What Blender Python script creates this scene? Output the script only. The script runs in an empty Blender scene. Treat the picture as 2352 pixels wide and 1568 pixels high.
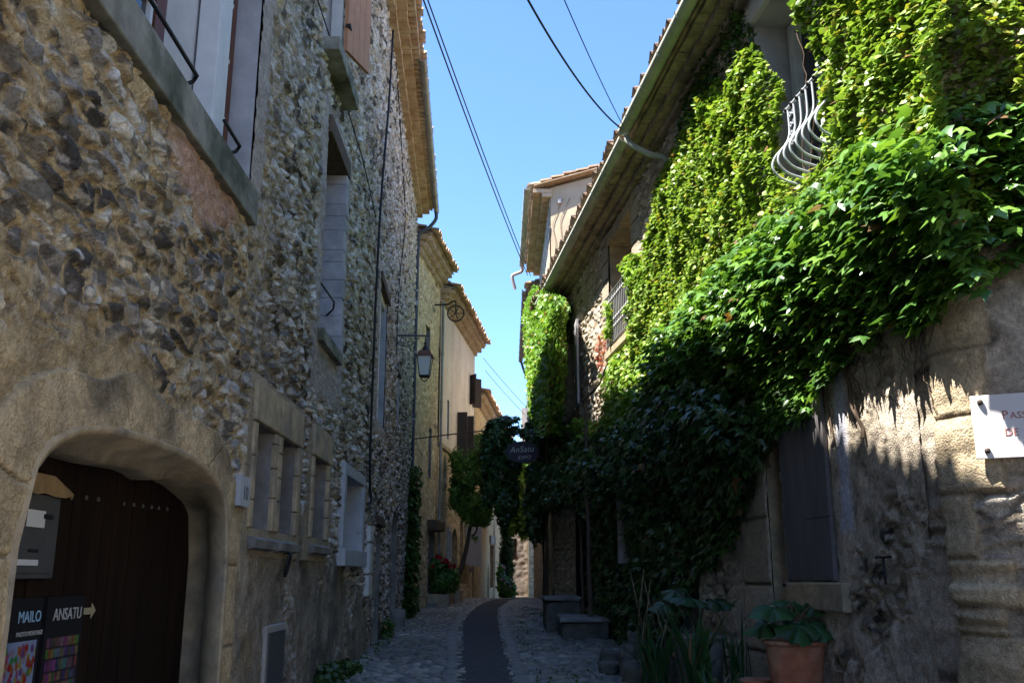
import bpy, math, random
import numpy as np
from mathutils import Vector, Matrix
random.seed(7); RNG = np.random.default_rng(7)
R = math.radians
SC = bpy.context.scene
COL = SC.collection

# ------------------------------------------------------------------ camera, sky, sun, exposure
F_PX, W_PX, H_PX = 2156.0, 2352.0, 1568.0          # focal length measured on the photograph
PITCH = math.atan(536 / 2156)
EYE = np.array([0.0, 0.0, 1.6])
cam = bpy.data.cameras.new('camera'); camo = bpy.data.objects.new('camera', cam); COL.objects.link(camo)
cam.sensor_width = 36; cam.lens = F_PX / W_PX * 36; cam.clip_start = .05; cam.clip_end = 3000
camo.location = EYE; camo.rotation_euler = (math.pi / 2 + PITCH, 0, 0); SC.camera = camo

SUN = Vector((1.0, .25, -2.03)).normalized()       # the way the light travels
elev = math.asin(-SUN.z)
wd = bpy.data.worlds.new('World'); SC.world = wd; wd.use_nodes = True
nt = wd.node_tree; bg = nt.nodes['Background']
sky = nt.nodes.new('ShaderNodeTexSky'); sky.sky_type = 'NISHITA'; sky.sun_disc = False
sky.sun_elevation = elev; sky.sun_rotation = math.atan2(-SUN.x, -SUN.y) % (2 * math.pi)
sky.altitude = 300; sky.air_density = 1.0; sky.dust_density = 0.0; sky.ozone_density = 10.0
nt.links.new(sky.outputs[0], bg.inputs[0]); bg.inputs[1].default_value = .1
sl = bpy.data.lights.new('sun', 'SUN'); sl.energy = 5.0; sl.angle = R(.5); sl.color = (1, .95, .86)
so = bpy.data.objects.new('sun', sl); COL.objects.link(so)
so.rotation_euler = SUN.to_track_quat('-Z', 'Y').to_euler(); so.location = (-20, -5, 40)
SC.view_settings.view_transform = 'Standard'; SC.view_settings.look = 'None'
SC.view_settings.gamma = 1; SC.view_settings.use_curve_mapping = False
SC.view_settings.exposure = 2.0
SC.render.engine = 'CYCLES'
SC.cycles.max_bounces = 7; SC.cycles.diffuse_bounces = 4; SC.cycles.transparent_max_bounces = 4

# ------------------------------------------------------------------ numeric helpers
def h01(a, b, s):
    a = a.astype(np.int64).astype(np.uint32); b = b.astype(np.int64).astype(np.uint32)
    h = a * np.uint32(374761393) + b * np.uint32(668265263) + np.uint32((s * 974634777) & 0xffffffff)
    h ^= h >> np.uint32(13); h *= np.uint32(1274126177); h ^= h >> np.uint32(16)
    h *= np.uint32(2246822519); h ^= h >> np.uint32(13)
    return h.astype(np.float64) / 4294967295.0
def vnoise(x, y, s):
    xi = np.floor(x); yi = np.floor(y); fx = x - xi; fy = y - yi
    fx = fx * fx * (3 - 2 * fx); fy = fy * fy * (3 - 2 * fy)
    a = h01(xi, yi, s); b = h01(xi + 1, yi, s); c = h01(xi, yi + 1, s); d = h01(xi + 1, yi + 1, s)
    return (a + (b - a) * fx) * (1 - fy) + (c + (d - c) * fx) * fy
def fbm(x, y, s, o=4):
    r = 0; a = .5
    for k in range(o):
        r = r + a * (vnoise(x, y, s + k) - .5); x = x * 2.03 + 7.1; y = y * 2.03 + 3.7; a *= .5
    return r
def sst(a, b, x):
    t = np.clip((x - a) / (b - a), 0, 1); return t * t * (3 - 2 * t)
def lerp(a, b, m):
    col = lambda q: np.ndim(q) == 1 or np.ndim(q) == np.ndim(m) + 1
    if col(a) or col(b): m = np.asarray(m)[..., None]
    return a + (b - a) * m
def cells(u, v, s, jit=.85):
    ui = np.floor(u); vi = np.floor(v)
    f1 = np.full(u.shape, 9.); f2 = np.full(u.shape, 9.); cu = np.zeros(u.shape); cv = np.zeros(u.shape)
    du1 = np.zeros(u.shape); dv1 = np.zeros(u.shape)
    for i in (-1, 0, 1):
        for j in (-1, 0, 1):
            a = ui + i; b = vi + j
            px = a + .5 + jit * (h01(a, b, s) - .5); py = b + .5 + jit * (h01(a, b, s + 1) - .5)
            du = u - px; dv = v - py; d = np.sqrt(du * du + dv * dv)
            m = d < f1
            f2 = np.where(m, f1, np.minimum(f2, d)); f1 = np.where(m, d, f1)
            cu = np.where(m, a, cu); cv = np.where(m, b, cv); du1 = np.where(m, du, du1); dv1 = np.where(m, dv, dv1)
    return f1, f2, cu, cv, du1, dv1
def stones(S, Z, sx, sz, seed, pal, mortar, amp, gap=.28, dark=.12, warp=.35, lichen=.0, smear=1.0):
    """one rubble field: relief in metres and colour; each stone is cut by a few random planes"""
    wx = fbm(S / sx * .9, Z / sz * .9, seed + 31, 3) * warp * 2; wz = fbm(S / sx * .9 + 9, Z / sz * .9, seed + 47, 3) * warp * 2
    u = S / sx + wx; v = Z / sz + wz
    u = u + .5 * (np.floor(v) % 2)
    f1, f2, cu, cv, du, dv = cells(u, v, seed, .95)
    e = f2 - f1 + .16 * fbm(S / sx * 3.5, Z / sz * 3.5, seed + 99, 3)
    r = [h01(cu, cv, seed + 5 + k) for k in range(9)]
    top = .62 + .38 * r[0]; hs = top
    for k in (1, 3, 5):
        a = r[k] * 2 * math.pi; hs = np.minimum(hs, .55 + .5 * r[k + 1] + (np.cos(a) * du + np.sin(a) * dv) * (1.0 + .8 * r[k + 1]))
    hs = np.clip(hs, .18, 1.1) + .14 * fbm(S / sx * 4, Z / sz * 4, seed + 70, 5)
    chip = sst(.08, .2, fbm(S / sx * 5.5, Z / sz * 5.5, seed + 97, 3)); hs = hs - .14 * chip
    st = sst(.05, .05 + gap * .6, e)
    mt = .22 + .3 * fbm(S / sx * 1.1, Z / sz * 1.1, seed + 88, 3) + .12 * fbm(S / sx * 6, Z / sz * 6, seed + 89, 3)
    hs = hs * sst(.02, .34, e + .1)
    h = amp * lerp(mt, np.maximum(hs, mt * .6), st)
    pal = np.asarray(pal); k = np.minimum((r[7] * len(pal)).astype(int), len(pal) - 1)
    c = pal[k] * (.72 + .5 * r[8])[..., None]
    sp = fbm(S / sx * 4.3, Z / sz * 4.3, seed + 80, 4)
    c = c * (1 + .8 * sp)[..., None]
    dk = h01(cu, cv, seed + 21) < dark
    mot = sst(.0, .14, fbm(S / sx * 2.9 + 31, Z / sz * 2.9, seed + 95, 4))
    c = np.where(dk[..., None], lerp(np.array([.075, .066, .058]) * (.6 + .8 * r[0])[..., None] * (1 + .8 * sp)[..., None], c, mot * .8), c)
    li = sst(.10, .2, fbm(S / sx * 1.7 + 5, Z / sz * 2.6, seed + 90, 5) + lichen - .05)
    c = lerp(c, np.array([.075, .065, .055]), li * .75)
    ms = sst(.05, .2, fbm(S * .8 + 3, Z * 1.1, seed + 93, 4)) * sst(.75, .35, hs + .5 * li) * smear
    h = lerp(h, amp * (.62 + .5 * fbm(S * 5, Z * 5, seed + 94, 4)), ms); st = st * (1 - ms)
    m = np.asarray(mortar) * (1 + 1.1 * sp + .7 * fbm(S / sx * 1.2, Z / sz * 1.2, seed + 91, 3))[..., None]
    c = lerp(m, c, st)
    return h, np.clip(c, .012, .9)

# ------------------------------------------------------------------ rays of the photograph, walls they meet
def ray(px, py):
    a = (px - 1176) / F_PX; b = (784 - py) / F_PX; c, s = math.cos(PITCH), math.sin(PITCH)
    return np.array([a, c - b * s, s + b * c])
GY = [-20, 34, 38, 52, 400]; GZ = [-.4, .68, .68, .3, .3]
def G(y): return np.interp(y, GY, GZ)
def ground_at(px, py):
    d = ray(px, py); lo, hi = .5, 90.
    for _ in range(50):
        t = (lo + hi) / 2; p = EYE + t * d
        if p[2] > G(p[1]): lo = t
        else: hi = t
    return EYE + lo * d
def on_depth(px, py, y):
    d = ray(px, py); return EYE + d * (y / d[1])
class Wall:
    """a wall plan: knots along the main axis; s is the coordinate on that axis, o the distance towards the street"""
    def __init__(w, ks, kc, side, axis='y'):
        w.ks, w.kc, w.side, w.axis = np.array(ks, float), np.array(kc, float), side, axis; w.dl = .25
    def c(w, s):
        k = w.ks; cc = w.kc; s = np.asarray(s, float); r = np.interp(s, k, cc)
        r = np.where(s < k[0], cc[0] + (s - k[0]) * (cc[1] - cc[0]) / (k[1] - k[0]), r)
        return np.where(s > k[-1], cc[-1] + (s - k[-1]) * (cc[-1] - cc[-2]) / (k[-1] - k[-2]), r)
    def P(w, s, z, o=0):
        s = np.asarray(s, float); z = np.asarray(z, float); o = np.asarray(o, float)
        m = (w.c(s + w.dl) - w.c(s - w.dl)) / (2 * w.dl); q = np.sqrt(1 + m * m); c = w.c(s)
        if w.axis == 'y': x = c + w.side * o / q; y = s - w.side * m * o / q
        else: x = s - w.side * m * o / q; y = c + w.side * o / q
        return np.stack(np.broadcast_arrays(x, y, z), -1)
    def n(w, s): return w.P(s, 0, 1) - w.P(s, 0, 0)
    def t(w, s): d = w.P(s + .05, 0, 0) - w.P(s - .05, 0, 0); return d / np.linalg.norm(d)
    def hit(w, px, py, off=0):
        d = ray(px, py); lo, hi = .3, 120.
        def f(t):
            p = EYE + t * d
            a, b = (p[1], p[0]) if w.axis == 'y' else (p[0], p[1])
            m = (w.c(a + .01) - w.c(a - .01)) / .02
            return (b - w.c(a)) * w.side - off * math.sqrt(1 + m * m)
        if f(lo) < 0: return None
        for _ in range(50):
            t = (lo + hi) / 2
            if f(t) > 0: lo = t
            else: hi = t
        p = EYE + lo * d
        return (p[1] if w.axis == 'y' else p[0], p[2])
LW = Wall([-10, 15, 27.2], [-2.231 + .117, -2.231 - .0117 * 15, -2.407 - .045 * 12.2], 1)
LH = Wall([27.2, 40], [-2.95, -2.95 + .1 * 12.8], 1)
LF = Wall([40.1, 60], [-1.62, -.25], 1)
AW = Wall([7.05, 26.2], [4.26 - .1175 * 7.05, 4.26 - .1175 * 26.2], -1)
BX0, BY0 = 4.26 - .1175 * 7.05, 7.05
BP = Wall([BX0, 9.5], [BY0, BY0 - .45 * (9.5 - BX0)], -1, 'x')      # the face beyond the rounded corner
CX_ = [4.26 - .1175 * 7.7, 4.26 - .1175 * 7.55, 3.395, 3.43, 3.485, 3.57, 3.68, 3.82, 4.1, 9.5]
BW = Wall(CX_, [7.7, 7.55, 7.38, 7.24, 7.12, 7.02, 6.945, 6.88, 6.75, BY0 - .45 * (9.5 - BX0)], -1, 'x'); BW.dl = .03
RW = Wall([26.25, 33.6], [1.15, 1.06], -1)
RF = Wall([33.65, 46], [1.1, 1.05], -1)

# ------------------------------------------------------------------ objects
ROOT = {}
def tag(o, label=None, cat=None, group=None, kind=None):
    if label: o['label'] = label
    if cat: o['category'] = cat
    if group: o['group'] = group
    if kind: o['kind'] = kind
    return o
def thing(name, label, cat, loc, group=None):
    o = bpy.data.objects.new(name, None); COL.objects.link(o); o.location = [float(v) for v in loc]
    o.empty_display_size = .2
    ROOT[o.name] = np.array([float(v) for v in loc]); return tag(o, label, cat, group)
def link(name, me, mat, parent):
    o = bpy.data.objects.new(name, me); COL.objects.link(o)
    if mat: me.materials.append(mat)
    if parent is not None: o.parent = parent
    ROOT[o.name] = ROOT[parent.name] if parent is not None else np.zeros(3)
    return o
def off_of(parent): return ROOT[parent.name] if parent is not None else np.zeros(3)
def np_mesh(name, V, faces, mat, parent, colors=None, smooth=True):
    """faces: (N,k) array or list of such arrays"""
    V = np.asarray(V, float).reshape(-1, 3) - off_of(parent)
    if isinstance(faces, np.ndarray): faces = [faces]
    me = bpy.data.meshes.new(name)
    me.vertices.add(len(V)); me.vertices.foreach_set('co', V.astype(np.float32).ravel())
    li = np.concatenate([f.ravel() for f in faces]); tot = np.concatenate([np.full(len(f), f.shape[1]) for f in faces])
    st = np.concatenate([[0], np.cumsum(tot)[:-1]])
    me.loops.add(len(li)); me.loops.foreach_set('vertex_index', li.astype(np.int32))
    me.polygons.add(len(tot)); me.polygons.foreach_set('loop_start', st.astype(np.int32)); me.polygons.foreach_set('loop_total', tot.astype(np.int32))
    if smooth: me.polygons.foreach_set('use_smooth', np.ones(len(tot), bool))
    if colors is not None:
        at = me.color_attributes.new('col', 'FLOAT_COLOR', 'POINT')
        c = np.ones((len(V), 4), np.float32); c[:, :3] = np.asarray(colors).reshape(-1, 3)
        at.data.foreach_set('color', c.ravel())
    me.update(calc_edges=True); me.validate()
    return link(name, me, mat, parent)
class MB:
    def __init__(s): s.v = []; s.f = []; s.sm = []
    def add(s, v, f, sm=False):
        b = len(s.v); s.v += [tuple(map(float, p)) for p in v]; s.f += [tuple(b + i for i in q) for q in f]; s.sm += [sm] * len(f); return s
    def hexa(s, p):
        return s.add(p, [(0, 3, 2, 1), (4, 5, 6, 7), (0, 1, 5, 4), (1, 2, 6, 5), (2, 3, 7, 6), (3, 0, 4, 7)])
    def wbox(s, w, s0, s1, z0, z1, o0, o1):
        P = w.P; return s.hexa([P(s0, z0, o0), P(s1, z0, o0), P(s1, z0, o1), P(s0, z0, o1), P(s0, z1, o0), P(s1, z1, o0), P(s1, z1, o1), P(s0, z1, o1)])
    def box(s, x0, x1, y0, y1, z0, z1):
        return s.hexa([(x0, y0, z0), (x1, y0, z0), (x1, y1, z0), (x0, y1, z0), (x0, y0, z1), (x1, y0, z1), (x1, y1, z1), (x0, y1, z1)])
    def tube(s, pts, r, n=8, caps=True):
        pts = [Vector(p) for p in pts]; k = len(pts); rr = r if hasattr(r, '__len__') else [r] * k
        v = []; up = None
        for i, p in enumerate(pts):
            d = (pts[min(i + 1, k - 1)] - pts[max(i - 1, 0)]).normalized()
            if up is None: up = Vector((0, 0, 1)) if abs(d.z) < .9 else Vector((1, 0, 0))
            a = d.cross(up).normalized(); b = a.cross(d).normalized(); up = b
            v += [p + (a * math.cos(2 * math.pi * j / n) + b * math.sin(2 * math.pi * j / n)) * rr[i] for j in range(n)]
        f = [(i * n + j, i * n + (j + 1) % n, (i + 1) * n + (j + 1) % n, (i + 1) * n + j) for i in range(k - 1) for j in range(n)]
        s.add(v, f, True)
        if caps: s.add(v[:n], [tuple(range(n))][::-1]); s.add(v[-n:], [tuple(range(n))])
        return s
    def lathe(s, c, prof, n=24):
        v = [(c[0] + r * math.cos(2 * math.pi * j / n), c[1] + r * math.sin(2 * math.pi * j / n), c[2] + z) for r, z in prof for j in range(n)]
        f = [(i * n + j, i * n + (j + 1) % n, (i + 1) * n + (j + 1) % n, (i + 1) * n + j) for i in range(len(prof) - 1) for j in range(n)]
        s.add(v, f, True); s.add(v[:n], [tuple(range(n))]); s.add(v[-n:], [tuple(range(n))]); return s
    def build(s, name, mat, parent=None, bev=0, jit=0):
        off = off_of(parent); me = bpy.data.meshes.new(name)
        v = np.array(s.v) - off
        if jit: v = v + RNG.uniform(-jit, jit, v.shape)
        me.from_pydata([tuple(p) for p in v], [], s.f); me.polygons.foreach_set('use_smooth', s.sm); me.update()
        o = link(name, me, mat, parent)
        if bev:
            b = o.modifiers.new('bevel', 'BEVEL'); b.width = bev; b.segments = 2; b.limit_method = 'ANGLE'
        return o
def path(f, a, b, n): return [f(a + (b - a) * i / (n - 1)) for i in range(n)]
def bez(p, n=10):
    """smooth curve through control points"""
    p = [np.array(q, float) for q in p]; out = []
    q = [2 * p[0] - p[1]] + p + [2 * p[-1] - p[-2]]
    for i in range(1, len(q) - 2):
        for k in range(n):
            t = k / n
            out.append(.5 * (2 * q[i] + (q[i + 1] - q[i - 1]) * t + (2 * q[i - 1] - 5 * q[i] + 4 * q[i + 1] - q[i + 2]) * t * t + (3 * q[i] - q[i - 1] - 3 * q[i + 1] + q[i + 2]) * t ** 3))
    return out + [p[-1]]

# ------------------------------------------------------------------ materials
def mat(name, color=(.5, .5, .5), rough=.8, var=.25, scale=8, bump=.2, bscale=40, metal=0, color2=None, attr=False, stretch=None, bdist=.01, spec=.3):
    m = bpy.data.materials.new(name); m.use_nodes = True; t = m.node_tree; N = t.nodes; Lk = t.links
    b = N['Principled BSDF']; b.inputs['Roughness'].default_value = rough; b.inputs['Metallic'].default_value = metal
    b.inputs['Specular IOR Level'].default_value = spec
    tc = N.new('ShaderNodeTexCoord'); src = tc.outputs['Object']
    if stretch:
        mp = N.new('ShaderNodeMapping'); mp.inputs['Scale'].default_value = stretch; Lk.new(src, mp.inputs[0]); src = mp.outputs[0]
    nz = N.new('ShaderNodeTexNoise'); nz.inputs['Scale'].default_value = scale; nz.inputs['Detail'].default_value = 6; nz.inputs['Roughness'].default_value = .65
    Lk.new(src, nz.inputs['Vector'])
    if attr: nz.inputs['Detail'].default_value = 9; nz.inputs['Roughness'].default_value = .78
    mr = N.new('ShaderNodeMapRange'); mr.inputs[1].default_value = .3; mr.inputs[2].default_value = .7
    mr.inputs[3].default_value = 1 - var; mr.inputs[4].default_value = 1 + var; Lk.new(nz.outputs['Fac'], mr.inputs[0])
    mx = N.new('ShaderNodeMix'); mx.data_type = 'RGBA'; mx.blend_type = 'MULTIPLY'; mx.inputs[0].default_value = 1
    if attr:
        at = N.new('ShaderNodeVertexColor'); at.layer_name = 'col'; Lk.new(at.outputs[0], mx.inputs[6])
    elif color2 is not None:
        n2 = N.new('ShaderNodeTexNoise'); n2.inputs['Scale'].default_value = scale * .35; n2.inputs['Detail'].default_value = 4; Lk.new(src, n2.inputs['Vector'])
        r2 = N.new('ShaderNodeMapRange'); r2.inputs[1].default_value = .42; r2.inputs[2].default_value = .62; Lk.new(n2.outputs['Fac'], r2.inputs[0])
        m2 = N.new('ShaderNodeMix'); m2.data_type = 'RGBA'; m2.inputs[6].default_value = (*color, 1); m2.inputs[7].default_value = (*color2, 1)
        Lk.new(r2.outputs[0], m2.inputs[0]); Lk.new(m2.outputs[2], mx.inputs[6])
    else: mx.inputs[6].default_value = (*color, 1)
    Lk.new(mr.outputs[0], mx.inputs[7]); Lk.new(mx.outputs[2], b.inputs['Base Color'])
    if bump:
        nb = N.new('ShaderNodeTexNoise'); nb.inputs['Scale'].default_value = bscale; nb.inputs['Detail'].default_value = 5; Lk.new(src, nb.inputs['Vector'])
        bp = N.new('ShaderNodeBump'); bp.inputs['Strength'].default_value = bump; bp.inputs['Distance'].default_value = bdist
        Lk.new(nb.outputs['Fac'], bp.inputs['Height']); Lk.new(bp.outputs[0], b.inputs['Normal'])
    return m
def leaf_mat(name, rough=.4, trans=.35, spec=.45, tint=(1.25, 1.15, .5)):
    m = bpy.data.materials.new(name); m.use_nodes = True; t = m.node_tree; N = t.nodes; Lk = t.links
    b = N['Principled BSDF']; b.inputs['Roughness'].default_value = rough; b.inputs['Specular IOR Level'].default_value = spec
    at = N.new('ShaderNodeVertexColor'); at.layer_name = 'col'; Lk.new(at.outputs[0], b.inputs['Base Color'])
    tr = N.new('ShaderNodeBsdfTranslucent'); mx = N.new('ShaderNodeMix'); mx.data_type = 'RGBA'; mx.blend_type = 'MULTIPLY'; mx.inputs[0].default_value = 1
    Lk.new(at.outputs[0], mx.inputs[6]); mx.inputs[7].default_value = (*tint, 1); Lk.new(mx.outputs[2], tr.inputs[0])
    ms = N.new('ShaderNodeMixShader'); ms.inputs[0].default_value = trans
    Lk.new(b.outputs[0], ms.inputs[1]); Lk.new(tr.outputs[0], ms.inputs[2]); Lk.new(ms.outputs[0], N['Material Output'].inputs[0])
    return m
M = dict(
    masonry=mat('masonry', attr=True, var=.5, scale=22, bump=1.0, bscale=60, bdist=.022, rough=.92, spec=.2),
    masonry_far=mat('masonry_far', attr=True, var=.2, scale=9, bump=.4, bscale=25, bdist=.02, rough=.92, spec=.2),
    cobble=mat('cobble', attr=True, var=.25, scale=20, bump=.4, bscale=60, rough=.55, spec=.4),
    asphalt=mat('asphalt', (.095, .088, .09), .9, .3, 30, .6, 220, spec=.25, color2=(.065, .06, .064)),
    earth=mat('earth', (.16, .13, .1), .95, .3, 3, .5, 20),
    dressed=mat('dressed_stone', (.43, .335, .21), .9, .3, 7, .5, 45, color2=(.30, .25, .18)),
    greystone=mat('grey_stone', (.24, .225, .205), .9, .25, 6, .5, 50, color2=(.16, .15, .135)),
    concrete=mat('weathered_concrete', (.25, .245, .20), .9, .35, 6, .5, 40, color2=(.09, .095, .06)),
    palecon=mat('pale_concrete', (.42, .43, .45), .85, .12, 5, .2, 60),
    plaster=mat('white_plaster', (.60, .58, .56), .9, .1, 3, .2, 30, color2=(.50, .49, .48)),
    greyplaster=mat('grey_plaster', (.42, .41, .41), .9, .15, 4, .25, 30, color2=(.33, .32, .31)),
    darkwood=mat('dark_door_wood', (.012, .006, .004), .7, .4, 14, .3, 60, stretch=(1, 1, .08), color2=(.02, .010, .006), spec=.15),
    brownpaint=mat('brown_paint', (.42, .21, .11), .6, .15, 6, .1, 50),
    redbrown=mat('redbrown_frame', (.12, .045, .025), .6, .2, 8, .1, 50),
    whitepaint=mat('white_paint', (.62, .62, .60), .5, .08, 6, .05, 50),
    greypaint=mat('grey_shutter_paint', (.125, .115, .12), .7, .2, 8, .3, 50, stretch=(1, 1, .15)),
    palegrey=mat('pale_grey_shutter', (.46, .45, .48), .6, .08, 5, .1, 40),
    darkshut=mat('dark_brown_shutter', (.035, .027, .026), .7, .2, 8, .2, 40),
    iron=mat('black_iron', (.03, .03, .032), .5, .2, 20, .15, 90, metal=.6),
    paleiron=mat('pale_painted_iron', (.42, .45, .50), .4, .12, 20, .1, 90),
    zinc=mat('zinc', (.30, .305, .31), .45, .18, 6, .08, 30, metal=.5, color2=(.22, .225, .21)),
    greenzinc=mat('painted_gutter', (.30, .32, .27), .55, .15, 5, .12, 30, color2=(.38, .39, .34)),
    bluepipe=mat('blue_grey_pipe', (.05, .06, .08), .5, .12, 5, .05, 30),
    terra=mat('terracotta_tile', (.38, .24, .15), .9, .35, 9, .4, 50, color2=(.30, .23, .16)),
    fieldstone=mat('fieldstone', (.135, .125, .105), .95, .35, 9, .9, 30, color2=(.09, .085, .075), bdist=.03),
    tile=mat('cornice_tile', (.44, .35, .245), .9, .25, 7, .35, 50, color2=(.36, .25, .16)),
    tilegrey=mat('cornice_tile_grey', (.36, .28, .19), .9, .3, 7, .4, 40, color2=(.22, .17, .12)),
    pot=mat('terracotta_pot', (.40, .15, .085), .9, .3, 7, .3, 60, color2=(.42, .24, .16)),
    soil=mat('soil', (.03, .022, .016), 1, .4, 30, .8, 60),
    glass=mat('dark_glass', (.02, .022, .025), .08, .05, 3, 0, spec=.6),
    frosted=mat('lamp_glass', (.50, .55, .55), .25, .05, 3, 0, spec=.5),
    copper=mat('lamp_copper', (.17, .085, .06), .6, .3, 12, .1, 50, metal=.3),
    cable=mat('black_cable', (.015, .015, .02), .6, .1, 8, 0),
    paper=mat('paper', (.62, .62, .62), .8, .04, 10, 0),
    card=mat('cardboard', (.30, .20, .10), .8, .2, 8, .2, 30),
    board=mat('poster_black', (.012, .012, .016), .5, .1, 8, 0),
    poster=mat('poster_print', attr=True, var=.05, scale=30, bump=0, rough=.4),
    skytext=mat('pale_blue_ink', (.30, .50, .68), .6, .05, 8, 0),
    greytext=mat('grey_ink', (.45, .46, .45), .6, .05, 8, 0),
    yellowink=mat('cream_ink', (.36, .31, .19), .6, .05, 8, 0),
    metalgrey=mat('grey_metal', (.075, .075, .078), .5, .12, 6, .1, 30),
    metalpale=mat('pale_metal_edge', (.36, .34, .31), .5, .12, 6, .1, 30),
    marble=mat('marble', (.74, .72, .73), .5, .05, 4, .03, 60, color2=(.66, .63, .64)),
    redink=mat('red_letters', (.42, .14, .11), .7, .1, 8, 0),
    bolt=mat('rusty_bolt', (.05, .035, .03), .6, .3, 20, .3, 60),
    purple=mat('purple_board', (.028, .018, .032), .5, .15, 8, .05, 30),
    bark=mat('bark', (.10, .07, .05), .95, .3, 12, .7, 40, stretch=(1, 1, .3)),
    twig=mat('dry_twig', (.20, .15, .11), .95, .3, 12, .3, 40),
    leaf=leaf_mat('ivy_leaf', .42, .3, .4, (1.15, 1.15, .6)), bigleaf=leaf_mat('vine_leaf', .33, .3, .6), needles=leaf_mat('needle_foliage', .6, .25, .25, (1.1, 1.1, .6)),
    petals=leaf_mat('petals', .7, .4, .2, (1, 1, 1)),
    redoor=mat('faded_red_wood', (.30, .13, .09), .7, .2, 8, .2, 40),
    lavender=mat('lavender_limewash', (.40, .395, .41), .9, .25, 5, .4, 40, color2=(.33, .325, .34)),
)

# ------------------------------------------------------------------ masonry sheet
def sheet(name, w, sv, zv, style, holes, material, parent):
    S, Z = np.meshgrid(sv, zv); h, c = style(S, Z)
    V = w.P(S, Z, h); n, k = S.shape
    i = np.arange(n * k).reshape(n, k)
    f = np.stack([i[:-1, :-1], i[:-1, 1:], i[1:, 1:], i[1:, :-1]], -1).reshape(-1, 4)
    cs = .25 * (S[:-1, :-1] + S[1:, 1:] + S[:-1, 1:] + S[1:, :-1]).ravel(); cz = .5 * (Z[:-1, :-1] + Z[1:, 1:]).ravel()
    keep = np.ones(len(f), bool)
    for hole in holes:
        if callable(hole): keep &= ~hole(cs, cz)
        else:
            a, b, c0, c1 = hole; keep &= ~((cs > a) & (cs < b) & (cz > c0) & (cz < c1))
    f = f[keep]
    if (w.side > 0) != (w.axis == 'x'): pass
    else: f = f[:, ::-1]
    used = np.unique(f); mp = np.zeros(n * k, int); mp[used] = np.arange(len(used))
    return np_mesh(name, V.reshape(-1, 3)[used], mp[f], material, parent, c.reshape(-1, 3)[used], smooth=False)
def spaced(a, b, fn):
    r = [a]
    while r[-1] < b: r.append(r[-1] + fn(r[-1]))
    r[-1] = b; return np.array(r)
def recess(w, s0, s1, z0, z1, depth, name, mat_rev, parent, mat_back=None, sub=None):
    """the reveal of an opening: four sides and a back, open to the street"""
    P = w.P; b = .03; m = MB(); s0 += .005; s1 -= .005; z0 += .005; z1 -= .005
    o = [P(s0, z0, b), P(s1, z0, b), P(s1, z1, b), P(s0, z1, b)]; i = [P(s0, z0, -depth), P(s1, z0, -depth), P(s1, z1, -depth), P(s0, z1, -depth)]
    m.add(o + i, [(0, 1, 5, 4), (1, 2, 6, 5), (2, 3, 7, 6), (3, 0, 4, 7)])
    fl = [P(s, z, .012) for s, z in ((s0, z0), (s1, z0), (s1, z1), (s0, z1), (s0 - .06, z0 - .06), (s1 + .06, z0 - .06), (s1 + .06, z1 + .06), (s0 - .06, z1 + .06))]
    m.add(fl, [(4, 5, 1, 0), (5, 6, 2, 1), (6, 7, 3, 2), (7, 4, 0, 3)])
    rv = m.build(name, mat_rev, parent)
    MB().add(i, [(0, 1, 2, 3)]).build(sub or 'infill', mat_back or mat_rev, rv)
    return rv
def gutter(w, s0, s1, z, off, r, material, parent, name='gutter', sag=.0, step=.9):
    m = MB(); n = 24; k = 9; v = []
    for i in range(n):
        s = s0 + (s1 - s0) * i / (n - 1); zz = z + sag * math.sin(i * 1.7) * .5
        for j in range(k):
            a = math.pi + math.pi * j / (k - 1); v.append(w.P(s, zz + r * math.sin(a), off + r * math.cos(a)))
        for j in range(k):
            a = 2 * math.pi - math.pi * j / (k - 1); v.append(w.P(s, zz + (r - .012) * math.sin(a) + .004, off + (r - .012) * math.cos(a)))
    K = 2 * k; f = [(i * K + j, i * K + (j + 1) % K, (i + 1) * K + (j + 1) % K, (i + 1) * K + j) for i in range(n - 1) for j in range(K)]
    m.add(v, f, True)
    for e in (0, n - 1): m.add([v[e * K + j] for j in range(K)], [tuple([j, j + 1, K - 2 - j, K - 1 - j]) for j in range(k - 1)])
    g = m.build(name, material, parent)
    for i in range(int((s1 - s0) / step)):
        s = s0 + step * (i + .5); m = MB()
        m.tube([w.P(s, z + (r + .004) * math.sin(a), off + (r + .004) * math.cos(a)) for a in np.linspace(math.pi, 2 * math.pi, 10)], .008, 5)
        m.build('joint_band', material, g)
    return g
def corbel_cornice(w, s0, s1, z0, material, parent, rows=2, tw=.21, rh=.1, pr=.2):
    m = MB(); s = s0
    for r in range(rows):
        s = s0 - (.1 if r % 2 else 0)
        while s < s1:
            e = min(s + tw * random.uniform(.9, 1.1), s1); a = max(s, s0)
            if e - a > .03:
                j = random.uniform(-.012, .012); dz = random.uniform(-.008, .008)
                m.wbox(w, a, e - .012, z0 + r * rh + dz, z0 + (r + 1) * rh - .006 + dz, -.1, pr * (r + 1) + j)
            s = e
    return m.build('cornice', material, parent, bev=.006)
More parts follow.
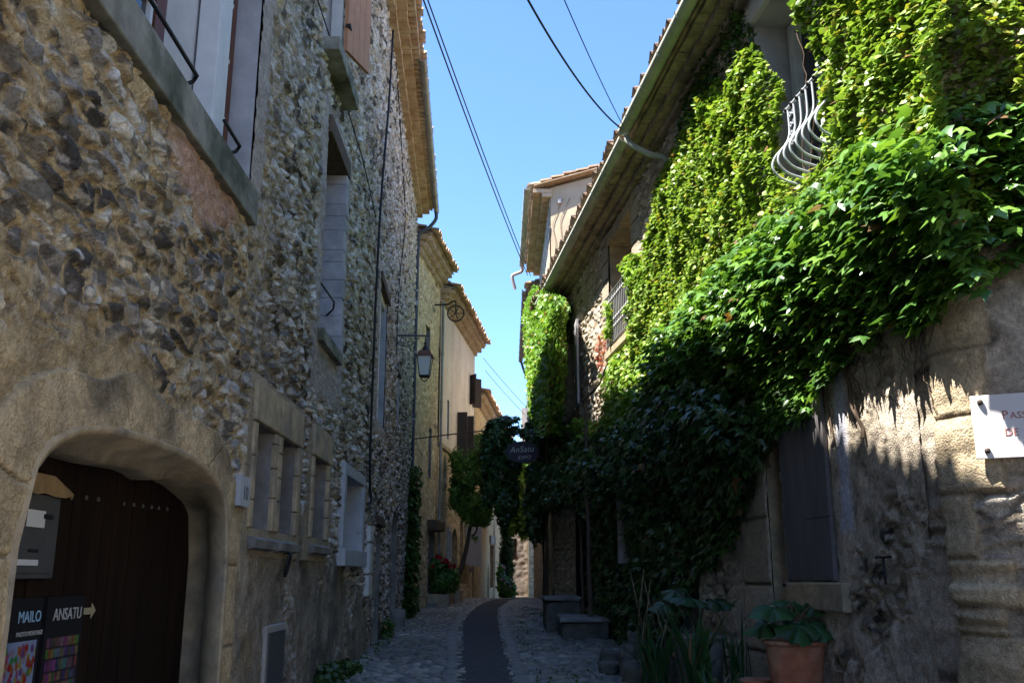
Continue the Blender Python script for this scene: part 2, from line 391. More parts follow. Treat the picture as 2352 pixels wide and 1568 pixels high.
def genoise(w, s0, s1, z0, material, parent, rows=3, tw=.2, rh=.15, pr=.13):
    """rows of half-round tiles stepping out below the eave"""
    m = MB(); n = 7
    for r in range(rows):
        s = s0 + (tw / 2 if r % 2 else 0); o1 = pr * (r + 1)
        while s + tw <= s1:
            v = []
            for o in (-.08, o1 + random.uniform(-.01, .01)):
                for q in (1, .8):
                    v += [w.P(s + tw / 2 + math.cos(a) * tw * .5 * q, z0 + r * rh + math.sin(a) * rh * .82 * q, o) for a in np.linspace(0, math.pi, n)]
            f = []
            for i in range(n - 1):
                f += [(i, i + 1, 2 * n + i + 1, 2 * n + i), (n + i, 3 * n + i, 3 * n + i + 1, n + i + 1), (2 * n + i, 2 * n + i + 1, 3 * n + i + 1, 3 * n + i)]
            m.add(v, f, True)
            m.wbox(w, s, s + tw - .004, z0 + (r + .84) * rh, z0 + (r + 1) * rh - .003, -.08, o1 + .012)
            m.wbox(w, s, s + tw, z0 + r * rh, z0 + (r + .84) * rh, -.1, o1 - .1)
            s += tw
    return m.build('cornice', material, parent)
def canal_roof(w, s0, s1, z0, o0, run, rise, material, parent, tw=.2, skew=0):
    """canal tiles: alternating covers and channels, stepped up the slope"""
    sv = np.arange(s0, s1 + 1e-6, tw / 8); rows = max(2, int(run / .35)); sl = rise / run
    V = []; fr = []
    for r in range(rows):
        for e in (0, 1):
            d = run * (r + e) / rows; ph = (sv - s0) / tw * 2 * math.pi
            h = .055 * np.sign(np.sin(ph)) * np.abs(np.sin(ph)) ** .6 + (.03 if e == 0 else 0) + .04 * vnoise(np.floor((sv - s0) / tw), np.full(len(sv), r), 5)
            sl_ = s0 + skew * (d - o0 + .1); V.append(w.P(sl_ + (sv - s0) / (s1 - s0) * (s1 - sl_), z0 + d * sl + h, o0 - d + (.09 * vnoise(np.floor((sv - s0) / tw), np.full(len(sv), r), 9) if e == 0 else 0)))
    V = np.array(V); n, k, _ = V.shape
    top = V.reshape(-1, 3); bot = top - np.array([0, 0, .022]); i = np.arange(n * k).reshape(n, k)
    q = np.stack([i[:-1, :-1], i[:-1, 1:], i[1:, 1:], i[1:, :-1]], -1).reshape(-1, 4)
    b = i[0]; ed = np.stack([b[:-1], b[1:], b[1:] + n * k, b[:-1] + n * k], -1)
    L_ = i[:, 0]; R_ = i[:, -1]
    eL = np.stack([L_[:-1], L_[1:], L_[1:] + n * k, L_[:-1] + n * k], -1); eR = np.stack([R_[:-1], R_[1:], R_[1:] + n * k, R_[:-1] + n * k], -1)
    return np_mesh('roof', np.concatenate([top, bot]), [q, q + n * k, ed, eL, eR], material, parent)
def eave_board(w, s0, s1, z, o0, run, rise, material, parent, skew=0):
    m = MB(); P = w.P; s2 = s0 + skew * (run - o0)
    m.hexa([P(s0, z - .06, o0), P(s1, z - .06, o0), P(s1, z + rise - .06, o0 - run), P(s2, z + rise - .06, o0 - run),
            P(s0, z - .03, o0), P(s1, z - .03, o0), P(s1, z + rise - .03, o0 - run), P(s2, z + rise - .03, o0 - run)])
    return m.build('roof_deck', material, parent)
def text(name, s, size, pos, right, normal, material, parent, depth=.002, align='LEFT', shear=0):
    cu = bpy.data.curves.new(name, 'FONT'); cu.body = s; cu.size = size; cu.extrude = depth; cu.align_x = align; cu.shear = shear; cu.resolution_u = 3
    tmp = bpy.data.objects.new('tmp', cu); COL.objects.link(tmp)
    bpy.context.view_layer.update(); dg = bpy.context.evaluated_depsgraph_get()
    me = bpy.data.meshes.new_from_object(tmp.evaluated_get(dg)); bpy.data.objects.remove(tmp)
    r = Vector(right).normalized(); n = Vector(normal).normalized(); u = n.cross(r).normalized()
    mx = Matrix(((r.x, u.x, n.x, 0), (r.y, u.y, n.y, 0), (r.z, u.z, n.z, 0), (0, 0, 0, 1)))
    me.transform(Matrix.Translation(Vector(pos) - Vector(off_of(parent))) @ mx); me.materials.clear()
    me.name = name
    return link(name, me, material, parent)

# ------------------------------------------------------------------ leaves
IVY = (np.array([(0, .42, .04), (0, .02, 0), (.34, -.12, 0), (.46, .22, 0), (.70, .66, 0), (.27, .52, 0), (0, 1.12, 0), (-.27, .52, 0), (-.70, .66, 0), (-.46, .22, 0), (-.34, -.12, 0)], float),
       np.array([(0, i, i + 1) for i in range(1, 10)] + [(0, 10, 1)]))
SMALL = (np.array([(0, 0, 0), (.42, .06, 0), (.46, .52, 0), (0, 1, 0), (-.46, .52, 0), (-.42, .06, 0)], float), np.array([(0, 1, 2, 3), (0, 3, 4, 5)]))
NEEDLE = (np.array([(0, 0, 0), (.13, .5, 0), (0, 1, 0), (-.13, .5, 0)], float), np.array([(0, 1, 2, 3)]))
def unit(v): return v / np.maximum(np.linalg.norm(v, axis=-1, keepdims=True), 1e-9)
def leaves(name, P, Nn, T, size, cols, tpl, material, parent, fold=.35, droop=.3):
    v, f = tpl; N = len(P); Nn = unit(Nn); T = unit(T - Nn * np.sum(T * Nn, -1, keepdims=True)); X = np.cross(T, Nn)
    tz = v[:, 2] - fold * np.abs(v[:, 0]) - droop * np.clip(v[:, 1], 0, 2) ** 2
    sz = np.asarray(size)[:, None, None]
    V = P[:, None, :] + sz * (v[None, :, :1] * X[:, None] + v[None, :, 1:2] * T[:, None] + tz[None, :, None] * Nn[:, None])
    Fc = (f[None] + (np.arange(N) * len(v))[:, None, None]).reshape(-1, f.shape[1])
    C = np.repeat(cols, len(v), 0)
    return np_mesh(name, V.reshape(-1, 3), Fc, material, parent, C, smooth=False)
def inpoly(x, y, poly):
    c = np.zeros(len(x), bool); n = len(poly)
    for i in range(n):
        x0, y0 = poly[i]; x1, y1 = poly[(i + 1) % n]
        if y0 == y1: continue
        c ^= ((y0 > y) != (y1 > y)) & (x < (x1 - x0) * (y - y0) / (y1 - y0) + x0)
    return c
def greens(n, a, b, yellow=.0, seed=0):
    r = np.random.default_rng(seed); t = r.random((n, 1)) ** 1.2; c = np.array(a) + (np.array(b) - np.array(a)) * t
    c = c * r.uniform(.75, 1.25, (n, 1))
    b = r.random(n) < .012; c[b] = np.array([.20, .11, .05]) * r.uniform(.6, 1.2, (b.sum(), 1))
    k = r.random(n) < yellow; c[k] = np.array([.30, .30, .05]) * r.uniform(.7, 1.2, (k.sum(), 1)); return c
def climber(w, polys, per_m2, size, o_fn, parent, name='foliage', tpl=SMALL, material=None, cola=(.05, .12, .018), colb=(.14, .25, .035), yellow=.03, seed=1, up=.75, outw=.55, rnd=.45, clump=.0, holes=(), gap=-.20):
    """polys: outlines given as (s,z) on the wall"""
    r = np.random.default_rng(seed); poly = np.array(polys)
    s0, z0 = poly.min(0); s1, z1 = poly.max(0); n = int((s1 - s0) * (z1 - z0) * per_m2)
    s = r.uniform(s0, s1, n); z = r.uniform(z0, z1, n)
    wob = .16
    k = inpoly(s + wob * 2 * fbm(s * 2.2, z * 2.2, seed, 3), z + wob * 2 * fbm(s * 2.2 + 50, z * 2.2, seed + 3, 3), polys)
    for hs in holes: k &= ~((s > hs[0]) & (s < hs[1]) & (z > hs[2]) & (z < hs[3]))
    if clump: k &= fbm(s * 2.6 + 11, z * 1.1, seed + 7, 4) > gap + clump * (r.random(n) - .5)
    s, z = s[k], z[k]; n = len(s)
    o = o_fn(s, z, r); P = w.P(s, z, o)
    nn = np.array([w.n(a) for a in np.linspace(s0, s1, 16)]); nn = nn[np.clip(((s - s0) / (s1 - s0 + 1e-9) * 15).astype(int), 0, 15)]
    Nv = nn * outw + np.array([0, 0, up]) + r.normal(0, rnd, (n, 3))
    T = nn * .55 + np.array([0, 0, -.75]) + r.normal(0, .4, (n, 3))
    sz = size * r.uniform(.5, 1.35, n)
    return leaves(name, P, Nv, T, sz, greens(n, cola, colb, yellow, seed), tpl, material or M['leaf'], parent)
def px(w, pts, off=0): return [w.hit(x, y, off) for x, y in pts]
def wander(w, pts, r0, r1, o=.03, parent=None, seed=0, mb=None):
    """a creeping stem through (s,z) points"""
    q = bez([w.P(s, z, o) for s, z in pts], 6); rr = random.Random(seed)
    q = [np.array(p) + np.array([rr.uniform(-.02, .02) for _ in range(3)]) for p in q]
    mb.tube(q, [r0 + (r1 - r0) * i / (len(q) - 1) for i in range(len(q))], 6)
# ================================================================== GROUND
def strip_x(y):
    l = np.interp(y, [2, 12.75, 21, 25.3, 30.5, 35.8, 40, 50], [-.25, -.73, -1.2, -1.31, -1.24, -.74, -.1, 1.6])
    r = np.interp(y, [2, 12.75, 18, 25.3, 29.3, 35.8, 40, 50], [.55, .08, -.09, -.29, -.31, .1, .75, 2.5])
    return l, r
def cobble_style(X, Y):
    f1, f2, cu, cv, du, dv = cells(X / .19 + 1.3 * fbm(X * 2.4, Y * 2.4, 3, 3), Y / .24 + 1.3 * fbm(X * 2.4, Y * 2.4, 9, 3), 21)
    e = f2 - f1; dome = sst(.02, .35, e); r1 = h01(cu, cv, 4)
    h = .035 * dome * (.6 + .7 * r1) + .05 * fbm(X * .8, Y * .8, 13, 3)
    pal = np.array([(.17, .158, .145), (.23, .207, .18), (.135, .125, .12), (.20, .175, .14)])
    c = pal[np.minimum((h01(cu, cv, 8) * 4).astype(int), 3)] * (.75 + .5 * r1)[..., None]
    c = c * (1 + 1.0 * fbm(X * 9, Y * 9, 70, 3))[..., None]
    c = c * np.clip(1 + 1.3 * fbm(X * .7, Y * .5, 77, 3), .4, 1.7)[..., None]
    moss = sst(.0, .25, fbm(X * .9, Y * .6, 5, 3) + .05)
    joint = lerp(np.array([.09, .08, .06]), np.array([.055, .07, .03]), moss)
    c = lerp(joint, c, sst(.04, .16, e))
    l, r = strip_x(Y); d = np.maximum(l - X, X - r)
    kerb = (d > -.02) & (d < .14)
    return h, np.clip(c, .01, .6), d, kerb
def ground_sheet(name, xs, ys, mode, material):
    X, Y = np.meshgrid(xs, ys); h, c, d, kerb = cobble_style(X, Y); Z = G(Y) + h + .02
    # a row of longer edging stones either side of the asphalt
    ks = np.floor(Y / .3); inb = kerb & (np.abs((Y / .3) % 1 - .5) < .46)
    Z = np.where(kerb, G(Y) + .03 + .018 * inb + .008 * h01(ks, ks * 0, 3), Z)
    c = np.where(kerb[..., None], np.where(inb[..., None], (.145 + .05 * h01(ks, ks * 0, 5))[..., None] * np.array([1, .96, .92]), np.array([.07, .065, .055])), c)
    n, k = X.shape; i = np.arange(n * k).reshape(n, k)
    f = np.stack([i[:-1, :-1], i[:-1, 1:], i[1:, 1:], i[1:, :-1]], -1).reshape(-1, 4)
    dc = d[:-1, :-1].ravel(); f = f[dc > -.12]
    return tag(np_mesh(name, np.stack([X, Y, Z], -1).reshape(-1, 3), f, material, None, c.reshape(-1, 3)), kind='structure')
ground_sheet('cobbles', np.arange(-4.2, 4.6, .035), spaced(2.5, 50, lambda y: .035 if y < 22 else .06), 0, M['cobble'])
ys = spaced(2.0, 52, lambda y: .25); l, r = strip_x(ys); us = np.linspace(0, 1, 12)
l = l + .05 * fbm(ys * 1.3, ys * 0, 5, 3); r = r + .05 * fbm(ys * 1.3, ys * 0 + 9, 6, 3)
X = l[:, None] + (r - l)[:, None] * us; Y = np.repeat(ys[:, None], 12, 1)
Z = G(Y) + .03 + .02 * np.sin(us * math.pi)[None] + .01 * fbm(X * 1.5, Y * 1.5, 5, 2)
i = np.arange(X.size).reshape(X.shape); f = np.stack([i[:-1, :-1], i[:-1, 1:], i[1:, 1:], i[1:, :-1]], -1).reshape(-1, 4)
tag(np_mesh('road', np.stack([X, Y, Z], -1).reshape(-1, 3), f, M['asphalt'], None), kind='structure')
gx = np.array([-600, -60, -8, 0, 8, 60, 600.]); gy = np.array([-300, -20, 0, 10, 20, 34, 38, 45, 52, 100, 400, 900.]); X, Y = np.meshgrid(gx, gy)
i = np.arange(X.size).reshape(X.shape); f = np.stack([i[:-1, :-1], i[:-1, 1:], i[1:, 1:], i[1:, :-1]], -1).reshape(-1, 4)
tag(np_mesh('ground', np.stack([X, Y, G(Y) - .03], -1).reshape(-1, 3), f, M['earth'], None, smooth=False), kind='structure')

# ================================================================== LEFT HOUSE, long rubble front
H1 = thing('stone_house', 'tall rubble stone house with arched dark door filling the left side of the street', 'house', (LW.c(8), 8, G(8)))
PALE = [(.54, .47, .35), (.48, .42, .32), (.60, .55, .45), (.38, .34, .29), (.52, .41, .25), (.56, .52, .46), (.50, .39, .24)]
PALE2 = [(.60, .565, .52), (.53, .50, .46), (.66, .63, .60), (.44, .40, .36), (.54, .44, .33), (.62, .60, .58)]
ARC = dict(c=5.95, hw=1.63, sp=1.72, rise=.66)
def arch_top(s, c, hw, sp, rise, k=3.0): u = np.clip(np.abs(s - c) / hw, 0, 1); return sp + rise * (1 - u ** k) ** (1 / k)
def in_arch(S, Z, g=0): return (np.abs(S - ARC['c']) < ARC['hw'] + g) & (Z < arch_top(S, ARC['c'], ARC['hw'] + g, ARC['sp'], ARC['rise'] + g))
def style_left(S, Z):
    band = .22 * sst(1.3, .2, np.abs(Z - np.interp(S, [3, 6, 8, 10, 14], [3.6, 3.6, 3.5, 3.4, 3.2]))) * sst(13, 8, S)
    hb, cb = stones(S, Z, .235, .15, 101, PALE, (.44, .325, .175), .08, .26, .13, .5, band + .01)
    hm, cm = stones(S, Z, .22, .13, 211, PALE2, (.27, .225, .16), .09, .30, .22, .5, band * .8 + .04, .35)
    m = sst(7.4, 9.2, S + 1.6 * fbm(S * .8, Z * .8, 5, 3)); h = lerp(hb, hm, m); c = lerp(cb, cm, m)
    # lower rendered band, its ragged upper edge falling away along the street
    zb = np.interp(S, [2, 4, 5.5, 6.5, 8, 10.8, 13, 16.5, 24, 28], [3.0, 3.02, 3.0, 2.85, 2.6, 2.3, 1.9, 1.0, .75, .7]) + .9 * fbm(S * 1.3, Z * 1.3, 15, 4)
    pm = sst(0, .3, zb - Z)
    pn = fbm(S * 2.2, Z * 2.2, 25, 5); pg = fbm(S * 7, Z * 7, 26, 4)
    pc = lerp(np.array([.50, .375, .21]), np.array([.25, .21, .16]), sst(7.2, 9, S + 2 * pn)) * (1 + 1.1 * pn + 1.0 * pg)[..., None]
    stain = sst(.03, .24, fbm(S * 1.4 + 3, Z * 1.6, 35, 5)) * .8
    pc = lerp(pc, np.array([.10, .095, .085]), stain)
    show = sst(.03, .16, fbm(S * 1.2, Z * 1.2, 45, 4))                        # stones showing through
    pm = pm * (1 - .75 * show)
    h = lerp(h, .035 + .05 * pn + .035 * pg + .016 * fbm(S * 16, Z * 16, 28, 3), pm); c = lerp(c, pc, pm)
    # reddish mortar patch below the concrete sill
    pk = sst(.0, .25, .42 - np.hypot((S - 6.5) / 1.9, (Z - 4.4) / .75) + .55 * fbm(S * 2, Z * 2, 55, 3))
    c = lerp(c, np.array([.50, .29, .20]) * (1 + .9 * fbm(S * 8, Z * 8, 57, 3))[..., None], pk * .8); h = lerp(h, .05 + .06 * fbm(S * 6, Z * 6, 58, 3), pk * .7)
    # smooth dressed stones round the arch
    ring = in_arch(S, Z, .27 + .16 * vnoise(S * 2.2, Z * 2.2, 91) + .03 * fbm(S * 9, Z * 9, 92, 2)) ; ang = np.arctan2(Z - ARC['sp'], S - ARC['c'])
    vo = np.floor(np.where(Z > ARC['sp'], ang / .8, Z / .62) + .3); fr = np.where(Z > ARC['sp'], (ang / .8 + .3 + .03 * fbm(S * 5, Z * 5, 93, 2)) % 1 * .8 * 1.6, (Z / .62 + .3) % 1 * .62)
    jn = sst(.006, .022, fr)
    rc = np.array([.49, .37, .215]) * (.85 + .3 * h01(vo, vo, 3))[..., None] * (1 + .9 * fbm(S * 7, Z * 7, 61, 5))[..., None]
    top = sst(.02, .3, fbm(S * 2, Z * 2, 66, 3) + .5 * (Z - 2.35)) * (Z > 2.1)
    rc = lerp(rc, np.array([.10, .085, .065]), top * .75); rc = lerp(np.array([.22, .17, .11]), rc, jn)
    h = np.where(ring, .05 + .014 * jn + .04 * fbm(S * 5, Z * 5, 62, 5), h); c = np.where(ring[..., None], rc, c)
    # dressed frames of the two old windows
    for a, b, z0, z1 in ((8.05, 10.35, 1.75, 3.35), (10.6, 12.15, 1.75, 3.2)):
        mk = (S > a) & (S < b) & (Z > z0) & (Z < z1)
        wc = np.array([.34, .28, .19]) * (1 + .6 * fbm(S * 6, Z * 6, 63, 4))[..., None] * (.9 + .25 * h01(np.floor(S / .6), np.floor(Z / .4), 6))[..., None]
        jj = sst(0, .02, np.minimum((Z / .42) % 1 * .42, .03)); wc = lerp(np.array([.13, .11, .08]), wc, jj)
        h = np.where(mk, .05 + .01 * fbm(S * 5, Z * 5, 64, 3), h); c = np.where(mk[..., None], wc, c)
    # plastered bands round the tall upper windows
    for a, b, z0, z1 in ((10.45, 12.7, 3.6, 7.5), (16.2, 18.5, 4.0, 7.3), (4.4, 8.05, 4.84, 9.4)):
        e = np.minimum(np.minimum(S - a, b - S), np.minimum(Z - z0, z1 - Z)) + .25 * fbm(S * 3, Z * 3, 71, 3)
        k = sst(0, .12, e) * .75
        h = lerp(h, .05 + .02 * fbm(S * 4, Z * 4, 72, 3), k); c = lerp(c, np.array([.42, .36, .33]) * (1 + .5 * fbm(S * 5, Z * 5, 73, 3))[..., None], k)
    return h, np.clip(c, .012, .85)
HOLES_L = [lambda S, Z: in_arch(S, Z, .02), (4.4, 7.6, 4.84, 9.2), (10.3, 11.05, 8.0, 10.2), (10.85, 12.15, 4.45, 7.2), (16.7, 18.2, 4.35, 6.95), (21.2, 22.1, 4.9, 6.2),
           (8.3, 9.0, 2.0, 2.93), (9.28, 10.02, 2.0, 2.93), (10.95, 11.85, 2.02, 2.95), (13.1, 14.75, 1.95, 2.95), (17.4, 18.5, .3, 2.5), (16.9, 17.45, 2.55, 3.05),
           lambda S, Z: (np.abs(S - 21.5) < .75) & (Z < arch_top(S, 21.5, .75, 2.45, .55, 2))]
sv = spaced(2.4, 27.2, lambda s: float(np.clip(.6 * (s + .4) ** 2 / 2066, .009, .045)))
sheet('wall', LW, sv, np.concatenate([np.arange(0, 1.4, .024), np.arange(1.4, 6.0, .0125), np.arange(6.0, 12.32, .024)]), style_left, HOLES_L, M['masonry'], H1)
m = MB()
P = LW.P
def slab_body(w, s0, s1, z0, z1, d0, d1): m.wbox(w, s0, s1, z0, z1, -d1, -d0)
for a, b in ((-10, 4.0), (4.0, 15), (15, 27.15)): slab_body(LW, a, b, -.5, 12.3, .62, 7.5)
m.wbox(LW, -10, 2.42, -.5, 12.3, -.62, .02)
m.wbox(LW, 27.0, 27.15, -.5, 12.3, -.62, -.02)
m.build('rear_wall', M['greystone'], H1)
roof1 = canal_roof(LW, -9.9, 27.25, 12.62, .62, 5.5, 1.7, M['terra'], H1)
eave_board(LW, -10, 27.2, 12.58, .5, 5.5, 1.7, M['tilegrey'], H1)
corbel_cornice(LW, 8, 27.2, 12.28, M['tile'], H1, 2, .21, .13, .2)
m = MB()
for k in range(64):
    s = 14.2 + k * .2
    m.tube([LW.P(s + .1, 12.58, .2), LW.P(s + .1, 12.56, .56)], [.085, .085], 10)
m.build('tile_end', M['tile'], H1)
g1 = gutter(LW, 18.3, 27.2, 12.5, .62, .085, M['zinc'], H1, step=1.0)
m = MB(); q = [LW.P(27.1, 12.42, .62), LW.P(27.1, 12.2, .60), LW.P(27.12, 11.95, .40), LW.P(27.1, 11.75, .12), LW.P(27.1, 11.4, .08)]
m.tube(bez(q, 6), .055, 10); m.tube([LW.P(27.1, 11.4, .08), LW.P(27.05, 3.4, .08)], .055, 10)
dp = m.build('downpipe', M['bluepipe'], H1)
for z in (9.9, 8.0, 6.0, 4.2): MB().tube([LW.P(27.08, z - .03, .08), LW.P(27.08, z + .03, .08)], .07, 10).build('pipe_collar', M['zinc'], dp)
m = MB().lathe(LW.P(27.1, 9.5, .08), [(.06, -.08), (.085, -.04), (.085, .06), (.06, .1)], 12)
m.build('pipe_collar', M['zinc'], dp)
# arched door in its splayed reveal
n = 36; ss = np.linspace(-1, 1, n); po, pi_ = [], []
for u in ss:
    s = ARC['c'] + ARC['hw'] * u; po.append((s, float(arch_top(s, **{k: ARC[k] for k in ('c', 'hw', 'sp', 'rise')}))))
    s2 = 6.08 + 1.82 * u; pi_.append((s2, float(arch_top(s2, 6.08, 1.82, 1.75, .52, 4)) + .02 * math.sin(5 * u) - .05 * math.exp(-((u - .25) / .1) ** 2)))
zg = G(6) - .3
po = [(po[0][0], zg)] + po + [(po[-1][0], zg)]; pi_ = [(pi_[0][0], zg)] + pi_ + [(pi_[-1][0], zg)]
K = len(po); m = MB(); v = []
pe = [(ARC['c'] + (s - ARC['c']) * 1.045, z + (.07 if i not in (0, len(po) - 1) and z > ARC['sp'] else 0) + .006 * math.sin(i * 2.3)) for i, (s, z) in enumerate(po)]
for (lst, o) in ((pe, .035), ([((a[0] + b[0]) / 2, (a[1] + b[1]) / 2) for a, b in zip(po, pe)], .082), (po, .062), ([((a[0] * .45 + b[0] * .55), (a[1] * .45 + b[1] * .55)) for a, b in zip(po, pi_)], -.13), (pi_, -.16), (pi_, -.36)): v += [LW.P(s, z, o) for s, z in lst]
m.add(v, [(r * K + i, (r + 1) * K + i, (r + 1) * K + i + 1, r * K + i + 1) for r in range(5) for i in range(K - 1)], True)
m.build('door_surround', M['dressed'], H1)
m = MB(); s = 4.3
while s < 7.96:
    e = min(s + .155, 7.96); m.wbox(LW, s, e - .008, zg, 2.42, -.45, -.33 + random.uniform(-.006, .006)); s = e
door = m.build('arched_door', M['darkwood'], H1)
for k, s in enumerate((5.66, 5.86, 6.04, 6.45, 6.63, 6.8, 6.97, 7.12, 7.3)): MB().lathe(LW.P(s, 2.06 + .004 * k, -.33), [(.014, -.014), (.014, .0), (.006, .014)], 8).build('door_stud', M['metalgrey'], door)

def pane(w, parent, s0, s1, z0, z1, o): return MB().wbox(w, s0, s1, z0, z1, o - .012, o).build('pane', M['glass'], parent)
# wide recessed window above the arch
OR = -.22
rv = recess(LW, 4.4, 7.6, 4.84, 9.2, .3, 'window', M['greyplaster'], H1, M['plaster'], 'white_panel')
MB().wbox(LW, 4.2, 7.68, 4.54, 4.84, -.25, .105).build('window_sill', M['concrete'], rv, bev=.012)
for a, b, col in ((5.77, 5.95, 'redbrown'), (7.42, 7.54, 'redbrown')): MB().wbox(LW, a, b, 4.85, 9.2, -.28, -.17).build('window_frame', M[col], rv)
MB().wbox(LW, 6.90, 7.2, 4.85, 9.2, -.28, -.10).build('window_post', M['whitepaint'], rv, bev=.01)
for a, b in ((4.5, 5.77), (7.2, 7.42)):
    pane(LW, rv, a, b, 4.86, 9.2, -.20)
    m = MB(); 
    for z in (5.4, 5.95, 6.5, 7.05, 7.6, 8.15): m.wbox(LW, a, b, z, z + .035, -.2, -.165)
    m.wbox(LW, b - .10, b - .06, 4.86, 9.2, -.2, -.166); m.build('glazing_bar', M['whitepaint'], rv)
for a, b in ((3.9, 6.25), (6.95, 7.42)):
    MB().tube([LW.P(a, 5.17, -.02), LW.P(b, 5.17, -.02), LW.P(b + .01, 5.13, -.05), LW.P(b, 5.05, -.2)], .016, 8).build('guard_rail', M['iron'], rv)
# shuttered window high up
rv = recess(LW, 10.3, 11.05, 8.0, 10.2, .3, 'window', M['plaster'], H1, M['glass'], 'pane')
MB().wbox(LW, 10.25, 11.82, 7.82, 8.0, -.2, .25).build('window_sill', M['concrete'], rv, bev=.01)
MB().wbox(LW, 10.98, 11.06, 8.01, 10.2, -.02, .12).build('jamb', M['plaster'], rv)
m = MB(); q = lambda u, z, o: LW.P(11.02 + .62 * u * math.cos(.34), z, .17 + .62 * u * math.sin(.34) + o)
for k in range(4):
    a = k / 4; b = (k + 1) / 4 - .012; m.hexa([q(a, 8.27, 0), q(b, 8.27, 0), q(b, 8.27, .03), q(a, 8.27, .03), q(a, 10.3, 0), q(b, 10.3, 0), q(b, 10.3, .03), q(a, 10.3, .03)])
m.hexa([q(0, 8.27, -.02), q(.98, 8.27, -.02), q(.98, 8.27, -.002), q(0, 8.27, -.002), q(0, 10.3, -.02), q(.98, 10.3, -.02), q(.98, 10.3, -.002), q(0, 10.3, -.002)])
m.build('shutter', M['brownpaint'], rv)
for z in (8.6, 9.9): MB().wbox(LW, 11.0, 11.14, z, z + .05, .17, .235).build('hinge', M['iron'], rv)
# tall plastered windows
rv = recess(LW, 10.85, 12.15, 4.45, 7.2, .42, 'window', M['lavender'], H1, M['glass'], 'pane')
MB().wbox(LW, 10.8, 12.3, 7.0, 7.24, -.42, .10).build('lintel', M['bark'], rv, bev=.01)
MB().wbox(LW, 10.8, 12.2, 4.3, 4.46, -.4, .12).build('window_sill', M['concrete'], rv, bev=.012)
for z in (5.05,): MB().tube([LW.P(10.9, z, .03), LW.P(11.75, z, .05), LW.P(11.98, z - .03, .0), LW.P(12.05, z - .1, -.1)], .013, 6).build('guard_rail', M['iron'], rv)
m = MB(); z = 4.45
while z < 7.0:
    e = min(z + random.uniform(.12, .3), 7.0); m.wbox(LW, 12.13, 12.3, z, e - .0015, -.3, .075 + random.uniform(0, .03)); z = e
m.build('jamb_stones', M['lavender'], rv, bev=.012)
rv = recess(LW, 16.7, 18.2, 4.35, 6.95, .4, 'window', M['lavender'], H1, M['glass'], 'pane')
MB().wbox(LW, 16.6, 18.4, 6.9, 7.08, -.3, .09).build('lintel', M['bark'], rv, bev=.01)
m = MB(); m.wbox(LW, 16.72, 16.84, 4.36, 6.9, -.3, -.05); m.wbox(LW, 17.42, 17.54, 4.36, 6.9, -.3, -.02); m.wbox(LW, 16.72, 18.2, 6.76, 6.9, -.3, -.01); m.build('window_frame', M['whitepaint'], rv)
rv = recess(LW, 21.2, 22.1, 4.9, 6.2, .35, 'window', M['lavender'], H1, M['greyplaster'], 'blind_panel')
MB().wbox(LW, 21.1, 22.25, 6.18, 6.36, -.3, .08).build('lintel', M['greystone'], rv, bev=.01)
# low windows with dressed stone
for a, b, z0, z1, d in ((8.3, 9.0, 2.0, 2.93, .3), (9.28, 10.02, 2.0, 2.93, .3), (10.95, 11.85, 2.02, 2.95, .24)):
    rv = recess(LW, a, b, z0, z1, d, 'window', M['greystone'], H1, M['fieldstone'], 'blind_panel')
    m = MB(); m.add([LW.P(a - .05, z0 + .03, -.2), LW.P(b + .05, z0 + .03, -.2), LW.P(b + .08, z0 - .10, .13), LW.P(a - .08, z0 - .10, .13), LW.P(a - .08, z0 - .17, .12), LW.P(b + .08, z0 - .17, .12), LW.P(b + .05, z0 - .2, .0), LW.P(a - .05, z0 - .2, .0)],
                    [(3, 2, 1, 0), (4, 5, 2, 3), (7, 6, 5, 4), (0, 7, 4, 3), (1, 2, 5, 6)]); m.build('window_sill', M['greystone'], rv)
    MB().wbox(LW, a - .13, b + .13, z1, z1 + .36, -.1, .085).build('lintel', M['dressed'], rv, bev=.015)
    for q0, q1 in ((b, b + .13), (a - .12, a)):
        m = MB(); z = z0
        while z < z1 - .02:
            e = min(z + random.uniform(.2, .4), z1 - .003); m.wbox(LW, q0, q1, z, e - .008, -.24, .075); z = e
        m.build('jamb_stones', M['dressed'], rv, bev=.012)
rv = recess(LW, 13.1, 14.75, 1.95, 2.95, .3, 'window', M['palecon'], H1, M['glass'], 'pane')
m = MB(); m.wbox(LW, 12.92, 13.1, 1.95, 2.95, -.29, .10); m.wbox(LW, 14.75, 14.93, 1.95, 2.95, -.29, .10); m.wbox(LW, 12.92, 14.93, 2.95, 3.1, -.29, .102); m.build('window_frame', M['palecon'], rv, bev=.008)
MB().wbox(LW, 12.88, 14.97, 1.72, 1.95, -.28, .15).build('window_sill', M['palecon'], rv, bev=.01)
# doors further along
rv = recess(LW, 17.4, 18.5, G(18), 2.5, .3, 'doorway', M['greystone'], H1, M['greystone'], 'blind_panel')
MB().wbox(LW, 17.3, 18.65, 2.5, 2.66, -.25, .09).build('lintel', M['bark'], rv, bev=.01)
recess(LW, 16.9, 17.45, 2.55, 3.05, .25, 'window', M['greystone'], H1, M['greystone'], 'blind_panel')
m = MB(); a = [(21.5 + .75 * math.cos(t), 2.45 + .55 * math.sin(t)) for t in np.linspace(0, math.pi, 14)]
a = [(22.25, G(21.5) - .1)] + a + [(20.75, G(21.5) - .1)]; k = len(a)
m.add([LW.P(s, z, .06) for s, z in a] + [LW.P(s, z, -.25) for s, z in a], [(i, i + 1, k + i + 1, k + i) for i in range(k - 1)], True)
rv = m.build('doorway', M['greystone'], H1)
MB().add([LW.P(s, z, -.25) for s, z in a], [tuple(range(k))]).build('door', M['greyplaster'], rv)
